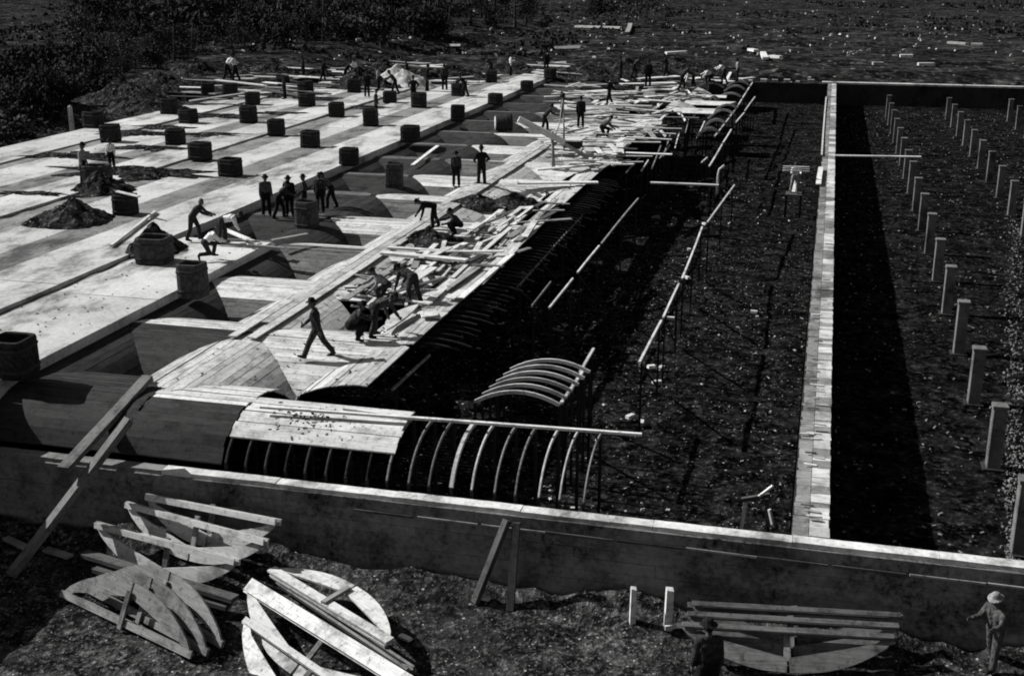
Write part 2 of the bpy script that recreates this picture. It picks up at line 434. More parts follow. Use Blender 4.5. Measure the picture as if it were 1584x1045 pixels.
def collar(x, y, z, label, scale=1.0, h=1.0, group='manhole collars on the roof', pale=False):
    e = empty('manhole_collar', (x, y, z), label, 'manhole collar', group, RND.uniform(-.2, .2))
    e.rotation_euler.x = RND.uniform(-.03, .03); e.rotation_euler.y = RND.uniform(-.03, .03)
    o = link('shell', SHELL, M['collarpale' if pale else 'collar'], e); o.scale = (scale, scale, h)
    o = link('hoop', HOOP, M['iron'], e); o.scale = (scale, scale, h)
    o = link('hoop', HOOP, M['iron'], e); o.scale = (scale, scale, h); o.location.z = .56 * h
rows = {
 'along the slab edge': [(540, 253), (635, 217), (708, 186), (766, 160), (815, 139), (851, 121)],
 'one strip in from the slab edge': [(195, 329), (357, 270), (480, 226), (574, 193), (648, 165), (709, 147), (760, 126)],
 'two strips in from the slab edge': [(310, 245), (428, 207), (521, 178), (603, 157)],
 'three strips in from the slab edge': [(272, 221), (385, 188), (475, 163), (548, 141)],
 'four strips in from the slab edge': [(172, 217), (292, 188), (391, 160), (473, 143)],
 'at the back by the thicket': [(145, 196), (262, 175), (322, 148), (357, 149), (438, 131)],
}
for rn, pts in rows.items():
    for i, (x, y) in enumerate(pts):
        p = G(x, y, .32); collar(p.x, p.y, .26, f'dark manhole collar, {ORD[i]} from the front, {rn}', RND.uniform(.92, 1.1), RND.uniform(.82, 1.12))
p = G(24, 574, .32); collar(p.x, p.y, .25, 'big dark rounded manhole collar at the left edge of the picture', 1.05, 1.05)
edge_posts = [(300, 452, 'manhole collar at the corner of the near slab by the kneeling man', .28, 1.15), (475, 350, 'manhole collar standing among the knot of workers', .0, 1.25), (610, 288, 'manhole collar standing alone on the forms beyond the knot of workers', .0, 1.3)]
for (x, y, lb, z, h) in edge_posts:
    p = G(x, y, z); collar(p.x, p.y, z - .12, lb, .86, h, 'manhole collars on the roof', True)

# ------------------------------------------------------------------ groined arch forms: board by board
def panel_L(j, i, m, label, u_from=-1.0, u_to=1.0, w=.21, keep=1.0, group='wooden groined vault forms', v_cut=None):
    """lengthwise barrel j over pier line i: boards run along y, mitred at the groins"""
    lo = UP.get(j - 1, UC[j] - 2.3); hi = UP.get(j, UC[j] + 2.3); c = UC[j]; vp = VP[i]
    va, vb = VC[i], VC[i + 1]; hv = (vb - va) / 2
    e = empty('vault_form', (c, vp, 0), label, 'vault form', group)
    n = int(round((hi - lo) / w)); r = random.Random(j * 100 + i)
    for k in range(n):
        u0 = lo + (hi - lo) * k / n; u1 = lo + (hi - lo) * (k + 1) / n; um = (u0 + u1) / 2
        s0, s1 = side_h(c, lo, hi, u0), side_h(c, lo, hi, u1); sm = (s0 + s1) / 2
        if not (u_from <= sm <= u_to) or r.random() > keep: continue
        ex = hv * (1 - min(abs(s0), .985)), hv * (1 - min(abs(s1), .985))
        a0, b0, a1, b1 = vp - ex[0], vp + ex[0], vp - ex[1], vp + ex[1]
        if v_cut: a0, a1 = min(max(a0, v_cut), b0), min(max(a1, v_cut), b1)
        if b0 - a0 < .05 and b1 - a1 < .05: continue
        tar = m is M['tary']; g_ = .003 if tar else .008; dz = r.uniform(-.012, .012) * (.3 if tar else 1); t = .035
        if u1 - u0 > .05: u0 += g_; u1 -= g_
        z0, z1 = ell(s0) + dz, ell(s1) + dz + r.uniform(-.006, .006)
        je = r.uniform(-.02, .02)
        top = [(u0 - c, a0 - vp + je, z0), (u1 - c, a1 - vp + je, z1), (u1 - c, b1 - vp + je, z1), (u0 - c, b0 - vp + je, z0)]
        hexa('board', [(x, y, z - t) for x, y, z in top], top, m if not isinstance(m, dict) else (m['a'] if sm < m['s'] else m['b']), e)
    return e
def panel_T(i, ua, ub, m, label, s_from=-1.0, s_to=1.0, w=.21, keep=1.0, full=False, group='wooden groined vault forms', jp=None):
    """crosswise barrel i between crown lines ua..ub (mitred towards the pier line jp), boards run along x"""
    lo = VP[i - 1] if i > 0 else VC[0] - 1.78; hi = VP[i]; c = VC[i]
    e = empty('vault_form', ((ua + ub) / 2, c, 0), label, 'vault form', group); ox = (ua + ub) / 2
    n = int(round((hi - lo) / w)); r = random.Random(i * 77 + int(ua * 10))
    for k in range(n):
        v0 = lo + (hi - lo) * k / n; v1 = lo + (hi - lo) * (k + 1) / n
        s0, s1 = side_h(c, lo, hi, v0), side_h(c, lo, hi, v1); sm = (s0 + s1) / 2
        if not (s_from <= sm <= s_to) or r.random() > keep: continue
        def span(s):
            if full: return ua, ub
            p = UP[jp]; cl = UC[jp]; cr = UC[jp + 1]
            return max(ua, p - (p - cl) * (1 - min(abs(s), .985))), min(ub, p + (cr - p) * (1 - min(abs(s), .985)))
        (a0, b0), (a1, b1) = span(s0), span(s1)
        if b0 - a0 < .06 and b1 - a1 < .06: continue
        if b0 <= a0 or b1 <= a1: continue
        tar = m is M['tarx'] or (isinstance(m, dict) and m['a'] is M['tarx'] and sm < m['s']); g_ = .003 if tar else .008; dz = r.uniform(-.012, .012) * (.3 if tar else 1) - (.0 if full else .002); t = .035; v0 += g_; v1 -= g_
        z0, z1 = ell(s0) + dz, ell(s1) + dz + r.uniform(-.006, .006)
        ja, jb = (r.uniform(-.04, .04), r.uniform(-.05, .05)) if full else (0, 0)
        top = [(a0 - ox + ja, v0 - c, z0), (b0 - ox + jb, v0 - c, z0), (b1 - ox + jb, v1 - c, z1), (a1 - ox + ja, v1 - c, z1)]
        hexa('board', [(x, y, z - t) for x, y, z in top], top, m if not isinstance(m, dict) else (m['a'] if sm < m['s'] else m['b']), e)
    return e
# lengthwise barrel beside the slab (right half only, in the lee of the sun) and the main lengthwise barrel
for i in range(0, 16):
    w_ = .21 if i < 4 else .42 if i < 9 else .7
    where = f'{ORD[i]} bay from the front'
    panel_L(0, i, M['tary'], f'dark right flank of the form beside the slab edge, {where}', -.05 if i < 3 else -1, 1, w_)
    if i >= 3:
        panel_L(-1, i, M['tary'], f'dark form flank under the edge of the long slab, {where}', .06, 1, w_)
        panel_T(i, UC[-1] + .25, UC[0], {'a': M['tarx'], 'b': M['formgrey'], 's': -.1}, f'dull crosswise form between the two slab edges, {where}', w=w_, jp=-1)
    if i < 13: panel_L(1, i, M['lagy'], f'pale lengthwise barrel form with long boards, {where}', -1, 1, w_)
for i in range(1, 14):
    w_ = .21 if i < 5 else .42 if i < 9 else .7
    where = f'{ORD[i]} bay from the front'
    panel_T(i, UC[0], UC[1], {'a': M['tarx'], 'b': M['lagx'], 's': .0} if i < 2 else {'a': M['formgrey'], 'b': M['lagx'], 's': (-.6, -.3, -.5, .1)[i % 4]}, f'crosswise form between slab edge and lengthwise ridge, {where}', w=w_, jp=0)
    if i in (1, 3, 4, 5, 6, 7, 8, 9, 10, 11):
        panel_T(i, UC[1], UC[2], M['lagx'], f'bright crosswise form right of the lengthwise ridge, {where}', -1, 1, w_, jp=1)
panel_T(2, UC[1], UC[2] - .2, M['lagx'], 'bright crosswise form half covered by loose lumber and crouching workers', -.35, .9, .21, .85, jp=1)
# front barrel along the front wall
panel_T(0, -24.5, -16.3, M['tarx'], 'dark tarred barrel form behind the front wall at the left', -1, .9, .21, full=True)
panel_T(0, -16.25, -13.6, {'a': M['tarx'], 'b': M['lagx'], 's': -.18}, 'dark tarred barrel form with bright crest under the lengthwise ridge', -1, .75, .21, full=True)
panel_T(0, -13.55, -9.3, M['lagx'], 'bright clean patch of lagging on the ribbed front barrel', -.8, .1, .21, full=True)
# right-hand lengthwise barrel, only partly boarded
for i, (k0, k1, kp) in {0: (-1, .03, 1), 1: (-.97, .03, .8), 2: (-.8, .08, .6), 3: (-.75, .08, .7), 4: (-.9, .08, .8), 5: (-.9, .08, .8), 6: (-1, .08, .85), 7: (-1, .08, .8), 8: (-1, .1, .7), 9: (-1, .15, .7), 10: (-1, .3, .7), 11: (-1, .4, .7), 12: (-1, .6, .8), 13: (-1, .8, .8), 14: (-1, 1, .8)}.items():
    panel_L(2, i, M['lagy'], f'half boarded lengthwise form at the edge of the open basin, {ORD[i]} bay from the front', k0, k1, .21 if i < 4 else .4 if i < 9 else .7, kp, v_cut=27.95 if i == 0 else None)
for i in range(11, 15):
    panel_T(i, UC[2], UC[3] - (.3 if i % 2 else 1.4), M['lagx'], f'bright far crosswise form among scattered boards, {ORD[i]} bay from the front', -.5, .5, .7, .55, jp=2)

# ------------------------------------------------------------------ open ribs, stringers and props
def stringer(A, B, label, w=.10, h=.10, group='stringers on props in the open basin', posts=True, m='rib', step=3.4):
    A, B = Vector(A), Vector(B); L = (B - A).length
    e = empty('stringer', (A.x, A.y, ZG), label, 'stringer', group)
    off = Vector((A.x, A.y, ZG))
    plank_between('beam', A - off, B - off, w * .72, h * .75, M[m], e)
    if posts:
        n = max(2, int(L / step) + 1)
        for k in range(n):
            p = A.lerp(B, (k + .12) / (n - .76)) - off
            box('prop', p.x - .03, p.x + .03, p.y - .03, p.y + .03, 0, p.z - .01, M['propdark'], e)
            if k and A.y < 60: plank_between('brace', (q_.x + .045, q_.y, .25), (p.x + .045, p.y, p.z - .25), .07, .025, M['propdark'], e, math.pi / 2)
            q_ = p
def rib(pts, label, w=.055, h=.13, side=None, group='bare curved ribs', m='rib', foot=False):
    p0 = Vector(pts[0]); e = empty('arch_rib', (p0.x, p0.y, ZG), label, 'arch rib', group)
    off = Vector((p0.x, p0.y, ZG))
    o = sweep('curved_board', [Vector(p) - off for p in pts], w, h, M[m], e, side)
    for q in (pts[-1], pts[0]):
        q = Vector(q) - off
        if q.z > .3: box('prop', q.x - .035, q.x + .035, q.y - .035, q.y + .035, 0, q.z - .02, M['propdark'], e)
# front barrel ribs
nr = 18
for k in range(nr):
    u = -13.5 + .52 * k
    pts = []
    s_end = .16 if k >= 8 else -.1
    for t in range(11):
        s = -.97 + (s_end + .97) * t / 10
        pts.append((u + .03 * math.sin(k * 3.1), VC[0] + s * 1.78, ell(s) - .115))
    wide = .085 if k == 11 else RND.uniform(.028, .04)
    if k < 8: lb = f'curved rib half hidden under the bright lagging patch, {ORD[k]} from the left'
    else: lb = f'bare curved rib behind the front wall, {ORD[k - 8]} to the right of the bright lagging patch'
    rib(pts, lb, wide, .09, (1, 0, 0), 'curved ribs of the front barrel', 'rib' if k in (11, 12, 15, 16) else 'ribdull' if k > 7 else 'ribdark')
# six ribs in the open basin
a0, a1 = G(735, 622, -.62), G(790, 569, -.55)
for k in range(6):
    t = k / 5; A = a0.lerp(a1, t); span = 2.35
    pts = []
    for q in range(11):
        s = -1 + 1.75 * q / 10
        pts.append((A.x + span * (s + 1) / 1.75, A.y - .10 * (s + 1), -.22 - .42 * s * s + .05))
    rib(pts, f'bare curved rib in the open basin, {ORD[k]} from the front of the cluster of six', .05, .10, (0, 1, 0), 'cluster of six bare ribs')
def strg_px(x1, y1, x2, y2, z, label, **k):
    stringer(G(x1, y1, z), G(x2, y2, z), label, **k)
strg_px(918, 541, 897, 578, -.75, 'short stringer beyond the six ribs', w=.11)
strg_px(902, 575, 868, 625, -.75, 'short stringer at the right ends of the six ribs', w=.12)
strg_px(665, 550, 606, 605, -.75, 'thin stringer just right of the bright deck with the walking man', w=.07, m='plankmid')
s1 = [(1136, 287, 1094, 345), (1086, 352, 1055, 432), (1050, 440, 1026, 492), (1023, 497, 989, 562)]
for k, q in enumerate(s1): strg_px(*q, -.8, f'{ORD[3 - k]} length from the front of the stringer line nearest the division wall', w=.10)
s2 = [(987, 308, 930, 378), (927, 381, 893, 423), (886, 432, 849, 478)]
for k, q in enumerate(s2): strg_px(*q, -.8, f'{ORD[2 - k]} length from the front of the stringer line left of the open basin', w=.09, m='rib' if k else 'plankmid')
strg_px(900, 335, 800, 445, -.8, 'dull thin stringer beside the boarded forms', w=.05, m='plankmid')
strg_px(852, 437, 822, 475, -.9, 'dull short stringer near the middle of the basin', w=.06, m='plankmid')
# far stringers and ribs
far_s = [(1164, 128, 1142, 163), (1141, 165, 1105, 212), (1168, 150, 1152, 172), (1151, 175, 1138, 190), (1131, 201, 1118, 222), (1117, 224, 1097, 258)]
for k, q in enumerate(far_s): strg_px(*q, -.6, f'far stringer at the right edge of the forms, {ORD[k]} from the back', w=.12, step=3)
for k, (x1, y1, x2, y2) in enumerate([(1037, 208, 1026, 243), (1051, 205, 1044, 230), (1022, 226, 1008, 262), (1003, 248, 992, 265), (1036, 225, 1020, 246), (1094, 244, 1085, 252), (995, 238, 968, 268), (1090, 188, 1078, 214), (1066, 178, 1060, 206)]):
    strg_px(x1, y1, x2, y2, -.7, f'thin far stringer among the open ribs, {ORD[k]} of the row', w=.09, step=3, group='thin far stringers', m='rib' if k % 2 else 'plankmid')
fr = [(1079, 207, 1113, 203), (1088, 195, 1122, 188), (1095, 181, 1133, 172), (1104, 170, 1141, 165), (1108, 152, 1146, 147), (1072, 178, 1094, 176), (1031, 172, 1060, 184), (1040, 155, 1068, 162), (1047, 139, 1070, 146), (1095, 156, 1112, 153), (997, 200, 1030, 208), (1120, 139, 1152, 136), (1125, 131, 1158, 129), (1078, 133, 1120, 133)]
for k, (x1, y1, x2, y2) in enumerate(fr):
    A, B = G(x1, y1, -.35), G(x2, y2, -.35); pts = []
    for q in range(7):
        t = q / 6; p = A.lerp(B, t); p.z = -.45 + .4 * (1 - (2 * t - 1) ** 2); pts.append(p)
    rib(pts, f'bare curved rib at the far end of the open basin, {ORD[k]} counted from the nearest', .10, .17, (0, 1, 0), 'far bare ribs')

# ------------------------------------------------------------------ loose lumber
def loose(x1, y1, x2, y2, z, w, label, group, m='plank', t=.045, dz2=0.0, roll=0.0, name='loose_plank'):
    A, B = G(x1, y1, z), G(x2, y2, z + dz2)
    o = plank_between(name, A, B, w, t, M[m], None, roll)
    return tag(o, label, 'plank', group)
near = [(560, 441, 631, 401, .22), (624, 424, 648, 411, .32), (627, 440, 658, 411, .26), (638, 436, 671, 414, .30), (666, 464, 742, 398, .24), (696, 444, 752, 406, .2), (696, 462, 717, 449, .3), (712, 462, 792, 393, .22), (757, 426, 848, 335, .2), (752, 419, 833, 343, .2), (787, 368, 812, 350, .3), (651, 488, 676, 485, .5), (676, 492, 688, 484, .25), (812, 323, 835, 310, .26), (840, 327, 856, 315, .4), (800, 390, 819, 384, .2), (727, 355, 742, 345, .35), (768, 358, 780, 348, .3), (655, 420, 690, 392, .14), (700, 430, 745, 388, .16), (690, 450, 735, 412, .12), (640, 452, 655, 440, .3), (610, 442, 640, 424, .14), (735, 400, 790, 352, .18), (770, 400, 800, 372, .16), (555, 455, 600, 428, .16), (575, 452, 610, 430, .12), (788, 335, 810, 318, .2), (800, 338, 826, 318, .14), (745, 440, 800, 385, .12), (830, 340, 862, 308, .12)]
for k, q in enumerate(near):
    loose(*q[:4], .06 + .012 * (k % 4), q[4], 'loose pale plank lying lengthwise in the lumber by the open basin', 'loose planks by the open basin', 'plank' if k % 5 else 'plankmid', dz2=RND.uniform(-.03, .05))
loose(590, 392, 722, 404, .20, .34, 'long plank lying crosswise, front one of the pair over the lumber', None, 'plank', .09)
loose(600, 384, 762, 394, .16, .26, 'long plank lying crosswise, rear one of the pair over the lumber', None, 'plank', .08)
loose(830, 263, 948, 253, .12, .36, 'long bright plank jutting right over the basin, the farther one', None, 'plank', .08)
loose(800, 284, 925, 283, .12, .42, 'long bright plank jutting right over the basin, the nearer one', None, 'plank', .08)
loose(1005, 283, 1111, 287, -.5, .26, 'long bright plank floating level across the open stringers', None, 'plank', .07)
loose(402, 630, 992, 673, .09, .10, 'very long thin batten laid along the crest of the front ribs', None, 'plank', .06)
loose(530, 632, 640, 648, .02, .08, 'thin batten just behind the bright lagging patch', None, 'plank', .05)
loose(172, 381, 240, 328, .40, .12, 'thin pale plank slanting across the slab left of the workers', None, 'plank', .08)
loose(180, 296, 215, 304, 1.27, .14, 'thin plank laid on top of a manhole collar', None, 'plank', .05)
loose(638, 256, 677, 226, .15, .2, 'single pale plank lying on the dark forms near the lone collar', None, 'plank', .06)
loose(1266, 285, 1270, 259, ZW + .1, .28, 'short pale plank lying on the edge of the division wall', None, 'plank', .06)
loose(1271, 240, 1278, 150, ZW + .04, .10, 'long thin batten along the left edge of the division wall', None, 'plank', .05)
loose(1290, 241, 1424, 243, ZW + .03, .3, 'level walkway plank from the division wall to a pier', None, 'plank', .07)
for k, q in enumerate([(420, 372, 475, 362, .4), (385, 379, 440, 384, .3), (330, 371, 392, 374, .25)]):
    loose(*q[:4], .42, q[4] * .5, 'thin plank on the slab end beside the bending workers', 'planks by the bending workers', 'plankmid')
loose(345, 354, 402, 378, .45, .22, 'pale board carried by the white shirted bending worker', None, 'plank', .05)
for k, q in enumerate([(8, 747, 142, 771, -2.55, .16), (22, 772, 142, 772, -2.75, .18), (10, 833, 50, 852, -2.95, .18), (70, 850, 110, 862, -3.05, .2)]):
    loose(*q[:4], q[4], q[5], f'pale board on the dark ground at the left edge, {ORD[k]} from the top', 'boards at the left edge', 'plank' if k < 2 else 'plankmid', .06)
# far scattered lumber
far = []
r = random.Random(5)
for k in range(230):
    x = r.uniform(868, 1120); y = r.uniform(128, 262)
    if x > 1010 and y > 212: continue
    if x > 985 + (212 - y) * .9 + 30: continue
    far.append((x, y))
for k, (x, y) in enumerate(far):
    p = G(x, y, .1); L = r.uniform(1.0, 4.2); a = r.gauss(0.03, .3) if r.random() < .72 else r.gauss(1.45, .25)
    dv = Vector((math.cos(a), math.sin(a), r.uniform(-.03, .03))) * (L / 2); p.z = .05 + r.uniform(0, .3)
    o = plank_between('jumbled_board', p - dv, p + dv, r.uniform(.12, .38), .05, M[r.choice(['plank', 'plank', 'plank', 'plankmid', 'plankdark'])])
    tag(o, 'board in the pale jumble of lumber at the far side of the forms', 'board', 'jumbled far boards')
for k, (x1, y1, x2, y2, w_) in enumerate([(940, 114, 972, 126, .25), (960, 130, 1045, 128, 1.0), (985, 122, 1050, 118, 1.0), (970, 142, 1040, 138, .8), (948, 160, 1010, 155, .8), (905, 142, 940, 140, .8), (908, 150, 938, 150, 1.0), (1070, 122, 1085, 120, .8), (1095, 124, 1135, 126, .8), (1000, 150, 1040, 147, .5), (1146, 122, 1165, 120, .5), (1098, 118, 1104, 108, .3), (1120, 130, 1130, 112, .25)]):
    loose(x1, y1, x2, y2, .12, w_, f'broad pale panel of boards on the farthest forms, {ORD[k]} of those', 'far board panels', 'plank', .06)
# stray boards over the far ground
strays = [(1468, 67, 1496, 69), (1502, 70, 1520, 70), (1392, 88, 1412, 88), (1380, 89, 1388, 89), (1190, 89, 1208, 90), (1420, 101, 1445, 101), (685, 70, 716, 71), (890, 42, 960, 44), (610, 85, 634, 82), (850, 100, 880, 98), (240, 75, 262, 73), (215, 92, 245, 84), (860, 75, 900, 74), (1030, 84, 1062, 82), (700, 108, 740, 103), (1350, 100, 1366, 100), (1180, 83, 1184, 92), (1160, 78, 1170, 80), (970, 52, 975, 38), (560, 108, 612, 88)]
for k, (x1, y1, x2, y2) in enumerate(strays):
    A, B = G(x1, y1, -.6), G(x2, y2, -.6)
    for q in (A, B): q.z = ZG + ground_h(q.x, q.y) + .15
    A, B = G(x1, y1, A.z), G(x2, y2, B.z)
    o = plank_between('stray_board', A, B, .7, .3, M['plank' if k % 3 else 'plankmid']); tag(o, 'stray pale board lying on the dark ground beyond the works', 'board', 'stray boards beyond the works')

# ------------------------------------------------------------------ piers in the right-hand basin
def pier(x, y, label, h=2.0, s=.38):
    h += RND.uniform(-.06, .05)
    e = empty('pier', (x, y, ZG), label, 'pier', 'square piers in the right hand basin')
    o = box('shaft', -s / 2, s / 2, -s / 2, s / 2, -.2, h - .10, M['pier'], e); bevel_obj(o, .02)
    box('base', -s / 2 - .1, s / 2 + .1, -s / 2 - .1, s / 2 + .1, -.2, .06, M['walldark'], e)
    box('cap', -s / 2 - .02, s / 2 + .02, -s / 2 - .02, s / 2 + .02, h - .098, h, M['pier'], e)
rnames = ['nearest the division wall', 'two rows off the division wall', 'third off the division wall']
for ri, x0 in enumerate((5.38, 10.5, 15.65)):
    n0 = 0; cnt = 0
    for k in range(17):
        y = 28.9 + 5.35 * k
        q = Vector((x0, y, ZG)); d_ = q - Vector((0, 0, CAMZ)); px = CX + FPX * d_.dot(_r) / d_.dot(_f)
        if px > 1600 or y > 121: continue
        pier(x0, y, f'square pier, {ORD[cnt]} from the front in the row {rnames[ri]}'); cnt += 1

# ------------------------------------------------------------------ surfaces to stand on
def vault_z(x, y):
    best = -9
    for j, c in UC.items():
        lo = UP.get(j - 1, c - 2.3); hi = UP.get(j, c + 2.3)
        if lo <= x <= hi: best = max(best, ell(side_h(c, lo, hi, x)))
    for i, c in enumerate(VC):
        lo = VP[i - 1] if i else VC[0] - 1.78; hi = VP[i]
        if lo <= y <= hi: best = max(best, ell(side_h(c, lo, hi, y)))
    return max(best, -RISE)
def on_vault(x, y):
    z = 0
    for _ in range(6): p = G(x, y, z); z = .5 * z + .5 * vault_z(p.x, p.y)
    return G(x, y, z)
def on_ground(x, y):
    z = ZG
    for _ in range(6): p = G(x, y, z); z = ZG + ground_h(p.x, p.y)
    return G(x, y, z)

# ------------------------------------------------------------------ arch centring frames in the foreground
def frame(A, B, dvec, label, m='frame', rise=.85, group='arch centring frames', th=.055, cw=.15):
    A, B = Vector(A), Vector(B); L = (B - A).length; x = (B - A).normalized(); d_ = Vector(dvec).normalized()
    d_ = (d_ - x * d_.dot(x)).normalized(); z = -d_; y = z.cross(x)
    e = empty('arch_centring', (0, 0, 0), label, 'arch centring', group)
    e.matrix_world = Matrix.Translation((A + B) / 2) @ Matrix((x, y, z)).transposed().to_4x4()
    mm = M[m]
    me = plank_mesh('chord', L, cw, th, .003); o = link('chord', me, mm, e); o.rotation_euler = (math.pi / 2, 0, 0); o.location = (0, th * 1.02, 0)
    me = plank_mesh('chord', L * .97, cw * .92, th, .003); o = link('chord', me, mm, e); o.rotation_euler = (math.pi / 2, 0, 0); o.location = (0, -th * 1.02, .005)
    for sg in (-1, 1):
        outer, inner = [], []; n = 9
        for i in range(n + 1):
            s = 1 - i / n * .985
            xo = s * L / 2; zo = -rise * (1 - s ** 2.3) - .05 * min(1, (1 - s) * 14)
            si = .90 - i / n * .89; xi = si * L / 2; zi = -.08 - (rise - .33) * (1 - si / .90) ** .9
            outer.append((sg * xo, zo)); inner.append((sg * xi, zi))
        outer[0] = (sg * L / 2, .02); inner[0] = (sg * L / 2 * .93, .05)
        vs_, fs = [], []
        for (ox, oz), (ix, iz) in zip(outer, inner):
            vs_ += [(ox, -th / 2, oz), (ix, -th / 2, iz), (ix, th / 2, iz), (ox, th / 2, oz)]
        for i in range(n):
            q = 4 * i
            for j in range(4): k = (j + 1) % 4; fs.append((q + j, q + k, q + 4 + k, q + 4 + j))
        fs.append((3, 2, 1, 0)); q = 4 * n; fs.append((q, q + 1, q + 2, q + 3))
        o = from_data('curved_segment', vs_, fs, mm, e)
        bm = bmesh.new(); bm.from_mesh(o.data); bmesh.ops.recalc_face_normals(bm, faces=bm.faces); bm.to_mesh(o.data); bm.free()
    o = plank_between('king_post', (0, th * 1.05, .12), (0, th * 1.05, -rise + .12), .13, th, M['framegrey'], e, math.pi / 2 if False else 0)
    return e
frame(G(225, 767, -1.72), G(432, 807, -1.72), (0, -.35, -1), 'upside down arch frame leaning on the front wall, rearmost of three')
frame(G(195, 779, -1.95), G(414, 838, -1.95), (0, -.35, -1), 'upside down arch frame leaning by the front wall, middle one of three')
frame(G(148, 810, -2.3), G(370, 869, -2.3), (0, -.3, -1), 'upside down arch frame with broad left end, frontmost of three at the wall')
frame(G(96, 916, -3.02), G(297, 1012, -3.02), (.12, .42, .9), 'weathered arch frame standing on its chord at the lower left', 'framegrey', .82)
frame(G(128, 905, -3.02), G(322, 1008, -3.02), (.12, .42, .9), 'weathered arch frame second in the lower left stack', 'framegrey', .82)
frame(G(160, 896, -3.02), G(345, 996, -3.02), (.12, .42, .9), 'weathered arch frame at the back of the lower left stack', 'framegrey', .82)
frame(G(384, 904, -2.5), G(640, 1062, -2.5), (-.45, -.75, -.62), 'large pale arch frame cut off by the bottom edge of the picture', 'frame', 1.0, cw=.34)
frame(G(378, 958, -2.72), G(600, 1110, -2.72), (-.45, -.75, -.62), 'pale arch frame lying under the large one at the bottom edge', 'frame', .95)
frame(G(419, 880, -2.62), G(603, 992, -2.62), (.45, .75, .12), 'pale arch frame lying flat with its curve turned to the right', 'frame', .75, cw=.22)
frame(G(432, 897, -2.85), G(640, 1035, -2.85), (.2, .35, -.9), 'narrow dark gapped arch frame wedged between two pale ones', 'framegrey', .5)
for k in range(3):
    A, B = G(1050, 966, -2.42), G(1388, 986, -2.42); o_ = Vector((.06 * k, .36 * k, .05 * k))
    frame(A + o_, B + o_, (0, -.75, -.66), f'grey upside down arch frame by the stooping watcher, {ORD[k]} from the front', 'framedull', .80, cw=.11)
for k, (x1, y1, x2, y2, z) in enumerate([(131, 858, 362, 928, -2.75), (150, 882, 355, 940, -2.95)]):
    A, B = G(x1, y1, z), G(x2, y2, z); tag(plank_between('timber', A, B, .26, .1, M['plankdark']), f'dark broad timber lying between the frames at lower left, {ORD[k]} from the top', 'timber', 'dark timbers between frames')
tag(plank_between('timber', on_ground(22, 893) + Vector((0, 0, .05)), G(203, 651, -.05), .26, .16, M['beam']), 'heavy squared timber slanting up from the lower left corner to the forms', 'timber')
tag(plank_between('timber', G(100, 728, -.95), on_vault(230, 596) + Vector((0, 0, .16)), .30, .14, M['beam']), 'heavy dull timber leaning on the dark forms above the wall', 'timber')
for k, (x1, y1, x2, y2) in enumerate([(790, 940, 796, 806), (738, 930, 780, 812)]):
    A = on_ground(x1, y1); B = G(x2, y2, ZW - .08); B.y = WY0 - .12; B.z = ZW - .15
    tag(plank_between('prop_timber', A, B, .17, .12, M['plankdark']), ['grey prop leaning upright on the outside of the front wall', 'thin dark prop slanting against the outside of the front wall'][k], 'prop')
for k, (x, y, h, w_) in enumerate([(978, 962, .85, .13), (1033, 970, .95, .17)]):
    p = on_ground(x, y); e = empty('wooden_stake', p, ['pale short stake standing alone before the front wall', 'pale short stake at the left end of the grey frames'][k], 'stake', rz=.3)
    hexa('post', [(-w_ / 2, -w_ / 2, -.2), (w_ / 2, -w_ / 2, -.2), (w_ / 2, w_ / 2, -.2), (-w_ / 2, w_ / 2, -.2)], [(-w_ * .38, -w_ * .4, h), (w_ * .5, -w_ * .45, h - .03), (w_ * .5, w_ * .4, h), (-w_ * .4, w_ * .4, h + .02)], M['plank'], e)
    if k: plank_between('foot_block', (-.05, -.12, .05), (.3, -.1, .1), .12, .1, M['plank'], e)
tag(plank_between('loose_plank', on_ground(732, 927) + Vector((0, 0, .08)), on_ground(756, 932) + Vector((0, 0, .08)), .12, .05, M['plank']), 'short pale chip of board alone on the dark foreground', 'plank')
for k, (x1, y1, x2, y2) in enumerate([(455, 818, 474, 826), (620, 988, 636, 996), (415, 845, 432, 850)]):
    tag(plank_between('loose_plank', on_ground(x1, y1) + Vector((0, 0, .08)), on_ground(x2, y2) + Vector((0, 0, .08)), .13, .05, M['plank']), f'short pale board end beside the foreground frames, {ORD[k]} of three', 'plank', 'board ends by the frames')

# ------------------------------------------------------------------ people
def cap_geo(vs_, fs, a, b, ra, rb, seg=10, rings=4):
    a, b = Vector(a), Vector(b); t = b - a
    if t.length < 1e-4: t = Vector((0, 0, 1e-3)); b = a + t
    t.normalize(); x = t.cross(Vector((1, 0, 0)) if abs(t.x) < .9 else Vector((0, 1, 0))).normalized(); y = t.cross(x)
    base = len(vs_); prof = []
    for i in range(rings + 1):
        an = math.pi / 2 * i / rings; prof.append((a - t * (math.cos(an) * ra), math.sin(an) * ra))
    for i in range(rings + 1):
        an = math.pi / 2 * (1 - i / rings); prof.append((b + t * (math.cos(an) * rb), math.sin(an) * rb))
    for c, r_ in prof:
        r_ = max(r_, .001)
        for k in range(seg):
            an = 2 * math.pi * k / seg; vs_.append(c + x * (math.cos(an) * r_) + y * (math.sin(an) * r_))
    for i in range(len(prof) - 1):
        for k in range(seg):
            k2 = (k + 1) % seg; fs.append((base + i * seg + k, base + i * seg + k2, base + (i + 1) * seg + k2, base + (i + 1) * seg + k))
    fs.append(tuple(base + k for k in range(seg - 1, -1, -1))); q = base + (len(prof) - 1) * seg; fs.append(tuple(q + k for k in range(seg)))
def rot_dir(a, ab=0.0):
    a = math.radians(a); ab = math.radians(ab)
    return Vector((math.sin(ab), math.sin(a) * math.cos(ab), -math.cos(a) * math.cos(ab)))
